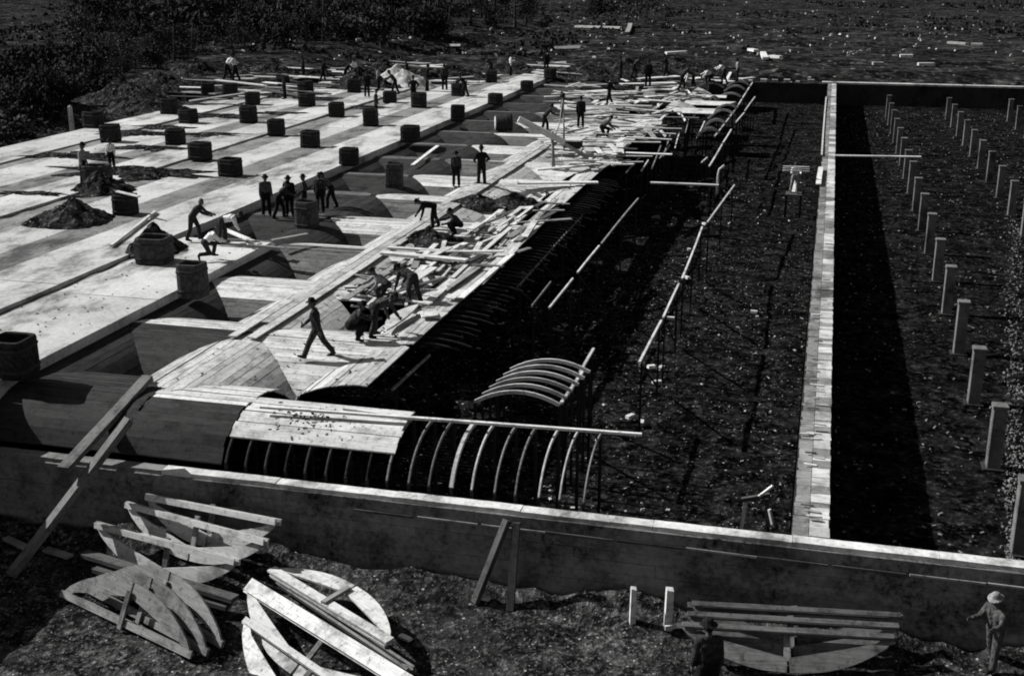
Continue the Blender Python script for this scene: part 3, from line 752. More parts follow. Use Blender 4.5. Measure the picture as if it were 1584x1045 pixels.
POSES = {
 'walk':   dict(lean=6, hip=(28, -22), knee=(6, 16), arm=(-24, 26), elb=(12, 22), ab=(9, 9), head=4),
 'stand':  dict(lean=2, hip=(4, -3), knee=(4, 2), arm=(4, -4), elb=(14, 12), ab=(8, 8), head=8),
 'akimbo': dict(lean=0, hip=(3, -2), knee=(2, 2), arm=(-12, -14), elb=(70, 74), ab=(34, 32), head=0),
 'dig':    dict(lean=38, hip=(24, -8), knee=(22, 14), arm=(42, 52), elb=(28, 22), ab=(8, 8), head=10),
 'stoop':  dict(lean=78, hip=(14, -8), knee=(18, 14), arm=(10, 22), elb=(8, 12), ab=(8, 10), head=30),
 'crouch': dict(lean=42, hip=(104, 88), knee=(128, 122), arm=(48, 62), elb=(34, 26), ab=(10, 10), head=5),
 'kneel':  dict(lean=50, hip=(78, 22), knee=(92, 112), arm=(30, 46), elb=(22, 26), ab=(8, 10), head=16),
 'carry':  dict(lean=8, hip=(14, -12), knee=(8, 10), arm=(36, 34), elb=(62, 60), ab=(14, 14), head=10),
}
def build_pose(pn):
    P = POSES[pn]; bones = []        # (a, b, ra, rb, zone)
    pel = Vector((0, 0, .93)); ln = math.radians(P['lean']); up = Vector((0, math.sin(ln), math.cos(ln)))
    fw_ = Vector((0, math.cos(ln), -math.sin(ln)))
    chest = pel + up * .36; nb = pel + up * .50; rt = Vector((1, 0, 0))
    for s in (-1, 1):
        bones.append((pel + rt * .055 * s, pel + rt * .06 * s + up * .10, .128, .122, 'trousers'))
        bones.append((pel + rt * .05 * s + up * .12, chest + rt * .08 * s, .125, .138, 'shirt'))
        bones.append((chest + rt * .07 * s, nb + rt * .13 * s - up * .04, .13, .085, 'shirt'))
        bones.append((nb, nb + rt * .165 * s - up * .035, .065, .066, 'shirt'))
    hd = math.radians(P['lean'] * .35 + P['head']); hu = Vector((0, math.sin(hd), math.cos(hd))); hf = Vector((0, math.cos(hd), -math.sin(hd)))
    bones.append((nb - up * .02, nb + hu * .10, .058, .056, 'skin'))
    hc = nb + hu * .20 + hf * .02
    bones.append((hc - hu * .035 + hf * .015, hc + hu * .035 - hf * .012, .082, .092, 'skin'))
    bones.append((hc - hu * .085 + hf * .045, hc - hu * .05 + hf * .03, .042, .055, 'skin'))
    bones.append((hc + hf * .085 + hu * .01, hc + hf * .107 - hu * .028, .010, .016, 'skin'))
    for s in (-1, 1):
        bones.append((hc + rt * .088 * s - hu * .03 - hf * .01, hc + rt * .092 * s + hu * .01 - hf * .01, .014, .018, 'skin'))
        bones.append((hc + rt * .032 * s + hf * .081 + hu * .012, hc + rt * .036 * s + hf * .081 + hu * .012, .010, .010, 'boot'))
    bones.append((hc + rt * .02 + hf * .082 - hu * .062, hc - rt * .02 + hf * .082 - hu * .062, .008, .008, 'boot'))
    bones.append((hc - hf * .045 - hu * .03, hc - hf * .03 + hu * .05, .062, .075, 'hair'))
    low = 9
    for k, s in enumerate((-1, 1)):
        hip = pel + rt * .09 * s - Vector((0, 0, .02)); d1 = rot_dir(P['hip'][k], 4 * s); kn = hip + d1 * .435
        d2 = rot_dir(P['hip'][k] - P['knee'][k], 2 * s); an = kn + d2 * .40
        bones.append((hip, kn, .115, .085, 'trousers')); bones.append((kn, kn + d2 * .36, .084, .078, 'trousers'))
        bones.append((kn + d2 * .3, an, .045, .043, 'boot'))
        pitch = math.radians(max(-50, min(10, (P['hip'][k] - P['knee'][k]) * .55))) if d2.z < -.5 else math.radians(-80)
        fd = Vector((0, math.cos(pitch), math.sin(pitch))); heel = an - Vector((0, .03, .02)) + (Vector((0, 0, -.02)))
        bones.append((heel, heel + fd * .12, .046, .046, 'boot')); bones.append((heel + fd * .12, heel + fd * .20, .046, .036, 'boot'))
        low = min(low, heel.z - .046, (heel + fd * .2).z - .036)
        sh = nb + rt * .185 * s - up * .045; a1 = rot_dir(P['arm'][k], P['ab'][k] * s); el = sh + a1 * .285
        inw = -.6 if pn == 'akimbo' else .35
        a2 = rot_dir(P['arm'][k] + P['elb'][k], P['ab'][k] * s * inw); wr = el + a2 * .25
        bones.append((sh, el, .075, .06, 'shirt')); bones.append((el, el + a2 * .2, .06, .052, 'shirt')); bones.append((el + a2 * .18, wr, .034, .027, 'skin'))
        # palm, four fingers of unequal length with a bend, thumb from the side of the palm
        across = a2.cross(rt).normalized(); pn_ = rt * s
        bones.append((wr + a2 * .02 - across * .018, wr + a2 * .075 - across * .022, .022, .02, 'skin'))
        bones.append((wr + a2 * .02 + across * .018, wr + a2 * .075 + across * .022, .022, .02, 'skin'))
        for fi, (o_, l_) in enumerate(((-.033, .062), (-.012, .074), (.011, .07), (.032, .055))):
            b0 = wr + a2 * .085 + across * o_; b1 = b0 + a2 * (l_ * .55) - pn_ * .006; b2 = b1 + a2 * (l_ * .42) - pn_ * .022
            bones.append((b0, b1, .0115, .0105, 'skin')); bones.append((b1, b2, .0105, .009, 'skin'))
        t0 = wr + a2 * .035 - across * .03; t1 = t0 + a2 * .035 - across * .024; bones.append((t0, t1, .014, .012, 'skin')); bones.append((t1, t1 + a2 * .03 - across * .004 - pn_ * .01, .012, .010, 'skin'))
    for b in bones: low = min(low, b[0].z - b[2], b[1].z - b[3])
    sh_ = Vector((0, 0, -low)); vs_, fs = [], []
    for (a, b, ra, rb, zn) in bones: cap_geo(vs_, fs, a + sh_, b + sh_, ra, rb)
    me = bpy.data.meshes.new('body_src'); me.from_pydata([tuple(v) for v in vs_], [], fs); me.update()
    o = bpy.data.objects.new('body_src', me); COL.objects.link(o)
    md = o.modifiers.new('r', 'REMESH'); md.mode = 'VOXEL'; md.voxel_size = .0145; md.use_smooth_shade = True
    ms = o.modifiers.new('s', 'SMOOTH'); ms.factor = .5; ms.iterations = 2
    dg = bpy.context.evaluated_depsgraph_get(); dg.update()
    out = bpy.data.meshes.new_from_object(o.evaluated_get(dg)); out.name = 'body'
    bpy.data.objects.remove(o)
    zones = ['shirt', 'trousers', 'skin', 'boot', 'hair']; out.materials.clear()
    for z in zones: out.materials.append(M['iron'])
    B = [(a + sh_, b + sh_, max(ra, .004), max(rb, .004), zones.index(zn)) for (a, b, ra, rb, zn) in bones]
    for p in out.polygons:
        c = p.center; best = 1e9
        for a, b, ra, rb, zi in B:
            ab = b - a; t = max(0, min(1, (c - a).dot(ab) / max(ab.length_squared, 1e-9)))
            d_ = (c - a - ab * t).length - (ra + (rb - ra) * t)
            if d_ < best: best = d_; bz = zi
        p.material_index = bz; p.use_smooth = True
    return out, hc + sh_, hu, hf
def hat_mesh():
    prof = [(.001, .125), (.05, .122), (.082, .10), (.096, .05), (.104, .012), (.165, .004), (.17, -.002), (.10, -.006), (.09, -.02)]
    vs_, fs = [], []; n = 18
    for r_, z in prof:
        for k in range(n):
            a = 2 * math.pi * k / n; vs_.append((r_ * math.cos(a) * .92, r_ * math.sin(a) * 1.06, z + (.012 * math.cos(2 * a) if r_ > .15 else 0)))
    for j in range(len(prof) - 1):
        for k in range(n): k2 = (k + 1) % n; fs.append((j * n + k2, j * n + k, (j + 1) * n + k, (j + 1) * n + k2))
    fs.append(tuple(range(n)))
    me = bpy.data.meshes.new('hat'); me.from_pydata(vs_, [], fs); me.update(); me.shade_smooth(); return me
HAT = hat_mesh(); _pose = {}
CL = {'dark': plain('dark_work_cloth', .01, .04, 14), 'black': plain('black_cloth', .004, .012, 14), 'mid': plain('grey_work_cloth', .03, .08, 14), 'white': plain('white_shirt_cloth', .45, .72, 9), 'grey': plain('pale_grey_cloth', .12, .25, 9),
      'skin': plain('tanned_skin', .05, .10, 20, .6), 'boot': plain('black_boot', .004, .01, 14, .5), 'hair': plain('dark_hair', .005, .012, 30)}
HAT.materials.append(CL['dark'])
for _k in ('dark', 'black', 'mid', 'white', 'grey'):
    _n = CL[_k].node_tree; _b = [q for q in _n.nodes if q.type == 'BSDF_PRINCIPLED'][0]
    bump(_n, _b, noise_tex(_n, coords(_n), 9, 3, .6, (1, 1, .5)), 1.0, .07)
def person(p, pose, face, shirt, trs, label, hat='dark', scale=1.0, group=None, tilt=0):
    if pose not in _pose: _pose[pose] = build_pose(pose)
    me, hc, hu, hf = _pose[pose]
    e = empty('person', p, label, 'person', group); e.rotation_euler = (0, 0, face); e.scale = (scale,) * 3
    o = bpy.data.objects.new('body', me); COL.objects.link(o); o.parent = e
    for sl_, m in zip(o.material_slots, (CL[shirt], CL[trs], CL['skin'], CL['boot'], CL['hair'])): sl_.link = 'OBJECT'; sl_.material = m
    if hat:
        h = bpy.data.objects.new('hat', HAT); COL.objects.link(h); h.parent = e
        h.material_slots[0].link = 'OBJECT'; h.material_slots[0].material = CL[hat]
        x = Vector((1, 0, 0)); h.matrix_local = Matrix.Translation(hc + hu * .045 - hf * .005) @ Matrix((x, hf, hu)).transposed().to_4x4()
    return e
LEFT = math.atan2(_r.y, _r.x) + math.pi / 2          # local +y turned to picture left
RIGHT = LEFT + math.pi; AWAY = LEFT - math.pi / 2; TOWARD = LEFT + math.pi / 2
R_ = math.radians
person(on_vault(492, 553), 'walk', LEFT, 'dark', 'dark', 'man in dark clothes and hat walking left across the bright form', 'black', 1.03)
person(on_vault(706, 288), 'stand', TOWARD, 'dark', 'black', 'dark standing man, the left of the pair on the lengthwise form', 'black', 1.0)
person(on_vault(745, 286), 'akimbo', AWAY + .3, 'black', 'black', 'dark standing man with arms akimbo, the right of the pair', 'black', 1.1)
person(on_vault(541, 528), 'crouch', RIGHT + .3, 'dark', 'black', 'crouching man in dark clothes beside the loose lumber', 'black')
person(on_vault(580, 520), 'stoop', RIGHT + .6, 'mid', 'dark', 'stooping man in grey at the front of the lumber heap', 'dark')
person(on_vault(600, 470), 'kneel', LEFT + .5, 'grey', 'dark', 'kneeling man in pale shirt behind the lumber heap front', 'dark')
person(on_vault(640, 470), 'stoop', AWAY + .9, 'dark', 'dark', 'dark stooping man in the middle of the lumber', 'black')
person(on_vault(712, 365), 'crouch', LEFT + .4, 'dark', 'black', 'dark crouching man near the far end of the lumber', 'black')
person(on_vault(672, 352), 'stoop', LEFT + .2, 'black', 'black', 'dark stooping man by the dark heap on the form', 'black')
person(G(300, 372, .32), 'dig', RIGHT - .1, 'dark', 'dark', 'dark man bent forward at work on the near slab', None, 1.02)
person(G(345, 377, .32), 'stoop', RIGHT + .1, 'white', 'dark', 'white shirted man bent double beside the slab end', 'dark', 1.0)
person(G(318, 402, .32), 'kneel', RIGHT + .4, 'white', 'dark', 'white shirted man kneeling at the corner collar', None, .95)
for k, (x, y, ps, fc, sh, lb) in enumerate([(413, 334, 'stand', TOWARD + .4, 'mid', 'leftmost man of the dark knot of workers by the slab edge'), (432, 338, 'dig', RIGHT, 'dark', 'bent second man from the left in the knot of workers'), (449, 334, 'stand', TOWARD, 'black', 'tallest upright man in the knot of workers by the slab edge'), (472, 332, 'akimbo', LEFT, 'dark', 'man with bent arms right of the tallest in the knot'), (496, 328, 'stand', AWAY, 'dark', 'dark man fifth from the left in the knot of workers'), (514, 322, 'dig', LEFT, 'mid', 'rightmost stooped man in the knot of workers')]):
    p = on_vault(x, y) if k else G(x, y, .3)
    person(p, ps, fc, sh, 'black', lb, 'black', 1.0, 'knot of workers by the slab edge')
ppl = [(131, 286, .3, 'stand', RIGHT, 'grey', 'man in pale sleeves standing at the left beside the dark heap', 1.15), (174, 262, .3, 'stand', TOWARD, 'white', 'white shirted man behind the left dark heap', .9),
 (441, 153, .3, 'stand', LEFT, 'dark', 'lone dark man standing far back among the roof collars', 1.0), (582, 178, .3, 'stand', RIGHT, 'dark', 'dark man behind a collar one strip in from the edge', 1.0),
 (640, 158, .3, 'akimbo', TOWARD, 'black', 'dark man with bent arms by the far collars', 1.1), (661, 142, .2, 'stand', RIGHT, 'black', 'tall dark man left of the far slab corner', 1.25), (688, 140, .2, 'stand', TOWARD, 'dark', 'dark man right of the tall one by the far slab corner', 1.2), (612, 146, .3, 'dig', LEFT, 'dark', 'bent dark man by the far heap', 1.15),
 (586, 140, .3, 'stand', LEFT, 'grey', 'man in pale clothes by the far heap', 1.1), (352, 126, .3, 'dig', RIGHT, 'white', 'man in white bent over at the back of the roof', 1.5), (365, 127, .3, 'carry', LEFT, 'white', 'man in white facing the bent one at the back of the roof', 1.4),
 (898, 197, .0, 'stand', TOWARD, 'black', 'tall dark man at the right of the derrick', 1.15), (942, 162, .0, 'carry', LEFT, 'black', 'dark man standing against the bright far boards', 1.1), (842, 205, .0, 'dig', RIGHT, 'dark', 'dark man bent beside the derrick boom', 1.1), (1002, 135, .0, 'stand', TOWARD, 'black', 'dark man behind the farthest boards', 1.3), (1054, 140, .0, 'dig', RIGHT, 'dark', 'dark man bent over the farthest ribs', 1.3), (1072, 138, .0, 'stoop', LEFT, 'white', 'white shirted man stooping by the farthest ribs', 1.2), (1100, 131, .0, 'kneel', LEFT, 'white', 'white shirted man kneeling on the farthest boards', 1.2), (870, 182, .0, 'stand', LEFT, 'dark', 'dark man left of the tall one near the derrick', 1.0), (930, 215, .0, 'kneel', RIGHT, 'mid', 'man kneeling in the jumbled boards', 1.1), (568, 150, .3, 'stand', AWAY, 'black', 'dark man left of the far heap', 1.1), (720, 150, .3, 'dig', LEFT, 'black', 'dark man bent at the far slab', 1.1)]
for (x, y, z, ps, fc, sh, lb, s_) in ppl: person(G(x, y, z), ps, fc, sh, 'black', lb, 'black', s_)
person(on_ground(1091, 1100), 'stand', AWAY + .2, 'dark', 'black', 'man in a dark hat seen from behind at the bottom edge', 'black', 1.12)
person(on_ground(1532, 1032), 'carry', LEFT + .6, 'mid', 'mid', 'grey stooping man with a pale hat at the lower right', 'grey', 1.0)
e = person(G(1228, 298, -1.9), 'carry', TOWARD, 'white', 'grey', 'white shirted man on a platform left of the division wall', 'dark', 1.0)
p = G(1228, 298, -1.9)
pf = empty('platform', (p.x, p.y, ZG), 'small plank platform under the white shirted man in the basin', 'platform')
for k in range(4): plank_between('board', (-.45, -.36 + .24 * k, 1.24), (.45, -.36 + .24 * k, 1.24), .22, .05, M['plankdark'], pf)
for (a, b) in ((-.4, -.4), (.4, -.4), (.4, .4), (-.4, .4)): box('leg', a - .05, a + .05, b - .05, b + .05, 0, 1.235, M['propdark'], pf)
pp = p + Vector((0, -.4, 1.28))
for k in range(3): tag(plank_between('loose_plank', pp + Vector((-.7, -.05 * k, .12 * k)), pp + Vector((.75, -.05 * k, .13 * k)), .12, .05, M['plank']), 'short pale board carried by the man left of the division wall', 'plank', 'boards carried in the basin')
tag(plank_between('loose_plank', G(1226, 302, -2.1) , G(1230, 278, -1.75), .22, .06, M['plank']), 'pale upright board before the platform in the basin', 'plank')

def heap(p, r0, h, m, label, sx=1.0, sy=1.0, seed=1, name='spoil_heap', cat='heap', rag=.12):
    vs_, fs = [], []; n = 54; rr = 18
    for j in range(rr + 1):
        t = j / rr
        for k in range(n):
            a = 2 * math.pi * k / n; q = r0 * t * (1 + .22 * noise.noise((math.cos(a) * 1.4 + seed, math.sin(a) * 1.4, 0)) + rag * t * (noise.noise((math.cos(a) * 2.2 + seed, math.sin(a) * 2.2, 4)) + .7 * noise.noise((math.cos(a) * 6 + seed, math.sin(a) * 6, 4))))
            c1, c2 = q * math.cos(a), q * math.sin(a); z = h * max(0, 1 - t) ** 1.05 * (1 + .5 * noise.noise((c1 * .8, c2 * .8, seed))) + h * (.22 * noise.noise((c1 * 2.3, c2 * 2.3, seed)) + .12 * noise.noise((c1 * 6, c2 * 6, seed))) * min(1, (1 - t) * 5) - (.05 if j == rr else 0)
            vs_.append((q * math.cos(a) * sx, q * math.sin(a) * sy, z))
    for j in range(rr):
        for k in range(n): k2 = (k + 1) % n; fs.append((j * n + k, (j + 1) * n + k, (j + 1) * n + k2, j * n + k2))
    o = from_data(name, vs_, fs, m, smooth=True); o.location = p; return tag(o, label, cat)
# ------------------------------------------------------------------ derrick, bucket, cart, heaps
p = on_vault(857, 262)
dk = empty('boom_derrick', p, 'timber boom derrick with ropes at the edge of the forms', 'derrick')
def rel(x, y, dy=0, dz=None):
    """a point in the derrick's own plane, facing the camera"""
    base = p; n_ = Vector((-_f.x, -_f.y, 0)).normalized(); d_ = _f * FPX + _r * (x - CX) - _u * (y - CY)
    o_ = Vector((0, 0, CAMZ)); t = (base - o_).dot(n_) / d_.dot(n_); return o_ + d_ * t - base
tube('mast', [(0, 0, -.3), rel(854, 203)], [.10, .08], M['plankmid'], dk)
plank_between('boom', rel(801, 188), rel(872, 224), .34, .3, M['plank'], dk)
plank_between('boom_tail', rel(868, 222), rel(908, 246), .2, .18, M['plankmid'], dk)
tube('rope', [rel(871, 146), rel(866, 190), rel(857, 214)], .03, M['rope'], dk, 5)
tube('rope', [rel(871, 146), rel(872, 190), rel(871, 222)], .03, M['rope'], dk, 5)
tube('rope', [rel(869, 228), rel(869, 270), rel(868, 312)], .018, M['rope'], dk, 5)
tube('guy_rope', [rel(853, 250), rel(856, 290), rel(843, 306), rel(866, 314)], .04, M['rope'], dk, 5)
tube('gin_pole', [rel(871, 222) + Vector((0, .3, -.3)), rel(871, 144) + Vector((0, .05, 0))], [.05, .035], M['plankdark'], dk)
tube('pulley', [rel(870, 147) + Vector((-.12, 0, 0)), rel(870, 147) + Vector((.12, 0, 0))], .13, M['iron'], dk, 12)
# bucket lying on its side
p = on_vault(780, 203)
bk = empty('concrete_bucket', p + Vector((0, 0, .55)), 'round bucket with a pale bottom lying beyond the lone collar', 'bucket')
bk.rotation_euler = (0, 0, .35)
tube('shell', [(-.55, 0, 0), (-.5, 0, 0), (.35, 0, .02), (.5, 0, .02)], [.46, .5, .54, .56], M['collar'], bk, 18)
tube('bottom', [(-.60, 0, 0), (-.555, 0, 0)], [.44, .455], M['slab'], bk, 18)
tube('hoop', [(.1, 0, .01), (.16, 0, .01)], .555, M['iron'], bk, 18)
tube('bail', [(.45, -.55, 0), (.8, -.45, .1), (.95, 0, .15), (.8, .45, .1), (.45, .55, 0)], .025, M['iron'], bk, 6)
p = G(886, 232, .1); mb = empty('mortar_box', p, 'dark box with a white lid among the far boards', 'box')
bevel_obj(box('body', -.5, .5, -.4, .4, 0, .55, M['propdark'], mb), .02); box('lid', -.6, .55, -.45, .45, .56, .63, M['plank'], mb)
heap(G(108, 340, .31), 1.6, .85, M['mound'], 'dark heap of earth on the near left roof', 1.25, 1, 3)
heap(G(160, 292, .31), 1.3, .9, M['mound'], 'dark lumpy heap beside the pale sleeved man at the left', 1.2, 1, 8)
collar(*G(152, 286, .3), 'broad dark tub half buried in the left heap', 1.25, 1.0, 'mixing tubs', True)
collar(*G(240, 404, .3), 'broad dark tub beside the bending workers on the near slab', 1.2, .95, 'mixing tubs', True)
heap(G(243, 384, .31), 1.15, .95, M['mound'], 'dark lumpy heap behind the tub beside the bending workers', 1.0, 1.1, 9)
heap(G(215, 267, .30), 1.8, .35, M['mound'], 'flat dark patch of spoil on the roof behind the left collars', 1.8, .8, 12, rag=.9)
heap(on_vault(660, 372), 1.1, .5, M['mound'], 'dark heap of rubbish on the form at the lumber', 1.2, 1.3, 5)
heap(on_vault(800, 318), 1.0, .6, M['mound'], 'dark heap beyond the lumber at the form edge', 1.8, 1, 6)
heap(on_vault(742, 318), 1.1, .5, M['mound'], 'dark low heap on the ridge before the standing pair', 1.6, .8, 16)
for k, (x, y, r0, h) in enumerate([(560, 132, 2.6, 1.6), (600, 118, 3.0, 1.8), (650, 122, 2.4, 1.4), (700, 118, 3, 1.3), (500, 118, 2.4, 1.0), (770, 108, 3.5, 1.4), (905, 112, 3.5, 1.2), (975, 108, 3.5, 1.4), (420, 112, 3, 1.2), (250, 130, 3, 1.3), (300, 115, 3, 1.5), (200, 150, 3, 1.4), (1040, 105, 4, 1.2), (230, 165, 2.4, 1.0)]):
    heap(G(x, y + 6, .1), r0, h, M['mound'], f'dark earth heap behind the roof, {ORD[k]} of those along the back', 1.5, .9, 20 + k)
cv = heap(G(622, 133, .3), 2.0, 1.5, M['slab_grey'], 'pale humped canvas cover by the far workers', 1.6, .8, 31, 'canvas_cover', 'cover')
for k, (x, y) in enumerate([(283, 138), (110, 185), (197, 145), (795, 108)]):
    p = G(x, y, -.2); e = empty('white_post', p, f'small white post standing at the back of the works, {ORD[k]} of a few', 'post', 'small white posts')
    hexa('shaft', [(-.14, -.14, -1), (.14, -.14, -1), (.14, .14, -1), (-.14, .14, -1)], [(-.11, -.11, .9), (.11, -.11, .9), (.11, .11, .9), (-.11, .11, .9)], M['plank'], e)
    hexa('tip', [(-.11, -.11, .905), (.11, -.11, .905), (.11, .11, .905), (-.11, .11, .905)], [(-.04, -.04, 1.0), (.04, -.04, 1.0), (.04, .04, 1.0), (-.04, .04, 1.0)], M['plank'], e)
# bent stake on the level plank, trestle near the wall
p = G(1110, 286, -.5); e = empty('bent_stake', (p.x, p.y, -.42), 'pale crooked stake at the right end of the level plank', 'stake')
tube('stem', [(0, 0, -.5), (0, 0, .5), (.05, 0, .75), (.3, 0, .95)], [.07, .06, .06, .08], M['plank'], e, 6)
th = empty('trestle', G(1165, 822, ZG) , 'small broken trestle of pale sticks behind the front wall', 'trestle')
th.location = (G(1165, 800, -2.3).x, G(1165, 800, -2.3).y, ZG)
plank_between('rail', (-.3, 0, 1.3), (.35, .1, 1.45), .1, .1, M['plankdark'], th)
plank_between('leg', (-.32, -.05, 0), (-.2, 0, 1.35), .09, .07, M['plank'], th)
plank_between('leg', (.45, -.1, 0), (.28, .1, 1.4), .09, .07, M['plankdark'], th)
plank_between('stick', (.1, 0, 1.45), (.42, .05, 1.75), .08, .05, M['plank'], th)
plank_between('stick', (.45, -.1, .85), (.35, -.05, 1.2), .09, .05, M['plank'], th)
# lens-shaped spare rib lying at the front of the lumber
A, B = G(598, 509, .1), G(648, 469, .2); vs_ = []; dd = B - A; nn = Vector((0, 0, 1)).cross(dd).normalized()
for k in range(9):
    t = k / 8; wv = .42 * math.sin(math.pi * t) ** .8; c = A + dd * t
    vs_ += [c + nn * wv, c - nn * wv * .25, c - nn * wv * .25 - Vector((0, 0, .06)), c + nn * wv - Vector((0, 0, .06))]
fs = []
for k in range(8):
    for j in range(4): j2 = (j + 1) % 4; fs.append((4 * k + j, 4 * k + j2, 4 * k + 4 + j2, 4 * k + 4 + j))
o = from_data('spare_rib', [tuple(v) for v in vs_], fs, M['plank']); tag(o, 'white lens shaped rib board lying at the front of the lumber', 'rib board')

# ------------------------------------------------------------------ litter too small to pick apart
def litter(name, spots, m, label, smin, smax, flat=.3, r_=random.Random(3)):
    vs_, fs = [], []
    for (x, y, z) in spots:
        L, w_, t = r_.uniform(smin, smax), r_.uniform(smin, smax) * .45, r_.uniform(smin, smax) * flat
        a = r_.uniform(0, math.pi); c, s = math.cos(a), math.sin(a); q = len(vs_); tl = r_.uniform(-.3, .3)
        for zz in (0, 1):
            for (i, j) in ((-1, -1), (1, -1), (1, 1), (-1, 1)):
                k_ = .8 if zz else 1
                dx, dy = i * L / 2 * k_, j * w_ / 2 * k_
                vs_.append((x + dx * c - dy * s, y + dx * s + dy * c, z + zz * t + dx * tl - .01))
        fs += [tuple(q + i for i in f_) for f_ in BOXF]
    o = from_data(name, vs_, fs, m); return tag(o, label, kind='stuff')
rl = random.Random(9)
litter('wood_litter', [(x, y, ZG + .03) for x, y in ((rl.uniform(-13, -.2), rl.uniform(24.6, 60)) for _ in range(2200))], M['stone'], 'scraps and stones littering the open basin', .02, .09)
litter('wood_litter', [(x, y, ZG + .03) for x, y in ((rl.uniform(-13, -.2), rl.uniform(24.6, 80)) for _ in range(220))], M['chip'], 'pale wood chips littering the open basin', .04, .18)
litter('stone_litter', [(x, y, ZG + ground_h(x, y) + .01) for x, y in ((rl.uniform(-20, 8), rl.uniform(17, 23.8)) for _ in range(2600))], M['stone'], 'small stones strewn on the dark foreground earth', .012, .06, .6)
litter('wood_litter', [(x, y, ZG + .03) for x, y in ((rl.uniform(1, 16), rl.uniform(25, 120)) for _ in range(1500))], M['stone'], 'scraps littering the right hand basin', .04, .16)
sp = []
for k in range(800):
    t = rl.random(); q = G(1572 + rl.gauss(0, 9) - 6 * t, 330 + 540 * t, ZG); sp.append((q.x, q.y, ZG + .03))
litter('stone_litter', sp, M['stone'], 'pale rubble strewn along the right edge of the picture', .03, .12, .5)
sp = []
for k in range(90):
    x, y = rl.uniform(-24, -20.6), rl.uniform(24, 41); sp.append((x, y, .31))
for k in range(500):
    x, y = rl.uniform(-44, -24.5), rl.uniform(32, 100); sp.append((x, y, .33))
litter('wood_litter', sp, M['mound'], 'dark crumbs of dirt on the roof slabs', .02, .10)
sp = []
for k in range(420):
    x, y = rl.uniform(-16.5, -10.8), rl.uniform(27, 60); sp.append((x, y, vault_z(x, y) + .02))
for k in range(60): x, y = rl.gauss(-11.9, .5), rl.gauss(25.5, .3); sp.append((x, y, vault_z(x, y) + .02))
litter('wood_litter', sp, M['mound'], 'dark crumbs of dirt on the wooden forms', .02, .11)
sp = []
for k in range(480):
    q = G(rl.uniform(120, 1584), rl.uniform(6, 118), ZG); 
    if q.y > 118: sp.append((q.x, q.y, ZG + ground_h(q.x, q.y) + .1))
litter('stone_litter', sp, M['chip'], 'pale specks of rubbish scattered over the far ground', .15, .7, .4)

# ------------------------------------------------------------------ thicket behind and left of the roof
def crown_mesh(seed, n=620):
    r_ = random.Random(seed); vs_, fs = [], []; blobs = []; lf = (.6, 1.0, 1.5, .8, 1.25)[seed % 5]; n = int(n / lf)
    for k in range((6, 9, 12, 15, 7)[seed % 5]): blobs.append((Vector((r_.gauss(0, .55), r_.gauss(0, .55), r_.uniform(.2, 1.5))), r_.uniform(.35, .75)))
    for k in range(n):
        c, rad = r_.choice(blobs); v = Vector((r_.gauss(0, 1), r_.gauss(0, 1), r_.gauss(0, 1))).normalized() * rad * r_.uniform(.6, 1.05); p_ = c + v
        a = Vector((r_.gauss(0, 1), r_.gauss(0, 1), r_.gauss(0, 1))).normalized(); b = a.cross(v).normalized() if a.cross(v).length > .01 else Vector((1, 0, 0)); s_ = r_.uniform(.06, .16) * lf
        q = len(vs_); a2 = b.cross(a)
        vs_ += [p_ - a * s_ * .9, p_ + b * s_ * .45 + a2 * .02, p_ + a * s_ * .9, p_ - b * s_ * .45]; fs.append((q, q + 1, q + 2, q + 3))
    me = bpy.data.meshes.new('crown'); me.from_pydata([tuple(v) for v in vs_], [], fs); me.update(); return me
CR = [crown_mesh(s) for s in range(5)]
def trunk_mesh(seed):
    r_ = random.Random(seed); o = tube('trunk', [(0, 0, -.3), (.03, 0, .5), (r_.uniform(-.1, .1), .05, 1.2), (r_.uniform(-.2, .2), .1, 1.9)], [.09, .07, .05, .02], M['bark'], None, 6)
    me = o.data; bpy.data.objects.remove(o)
    bm = bmesh.new(); bm.from_mesh(me)
    bm.to_mesh(me); bm.free(); return me
TR = [trunk_mesh(s) for s in range(3)]
rt_ = random.Random(21); nb = 0; spots = []
for k in range(900):
    x = rt_.uniform(-10, 1000); y = rt_.uniform(8, 235)
    lim = 235 - x * .62 if x < 150 else 142 - (x - 150) * .35 if x < 330 else 80 - (x - 330) * .06
    if y > lim or (x < 130 and y < 100 - x * .2 and rt_.random() < .96): continue
    if x > 700 and rt_.random() < .6: continue
    spots.append((x, y))
spots = spots[:290]
for (x, y) in spots:
    p = on_ground(x, y); far_ = p.y
    side = 'left of the roof' if x < 150 else 'behind the roof'
    e = empty('bush', p, f'dark ragged bush in the thicket {side}', 'bush', f'thicket {side}', rt_.uniform(0, 6))
    s_ = rt_.uniform(.9, 1.5) * (1.0 if far_ < 150 else 1.8); e.scale = (s_ * rt_.uniform(.8, 1.5), s_ * rt_.uniform(.8, 1.5), s_ * rt_.uniform(.6, 1.5))
    link('crown', rt_.choice(CR), M['leaf'] if rt_.random() < .8 else M['leaf_pale'], e); link('trunk', rt_.choice(TR), M['bark'], e)

# spilled dirt on the roof
for k, (x, y, r0, sx) in enumerate([(60, 300, 1.0, 2.2), (240, 228, 1.3, 1.8), (330, 208, 1.1, 2.0), (210, 205, 1.6, 1.9), (440, 175, 1.2, 2.2), (330, 178, 1.6, 2.0), (250, 196, 1.2, 1.6), (500, 152, 1.6, 2.0), (410, 146, 1.8, 2.0), (120, 240, 1.5, 2.0), (560, 165, 1.0, 1.8), (280, 160, 1.8, 2.0)]):
    heap(G(x, y, .30), r0 * .9, .13, M['mound'], f'flat spill of dark dirt on the roof, {ORD[k]} of the scattered spills', sx, .8, 60 + k, 'dirt_spill', 'dirt spill', 1.0)
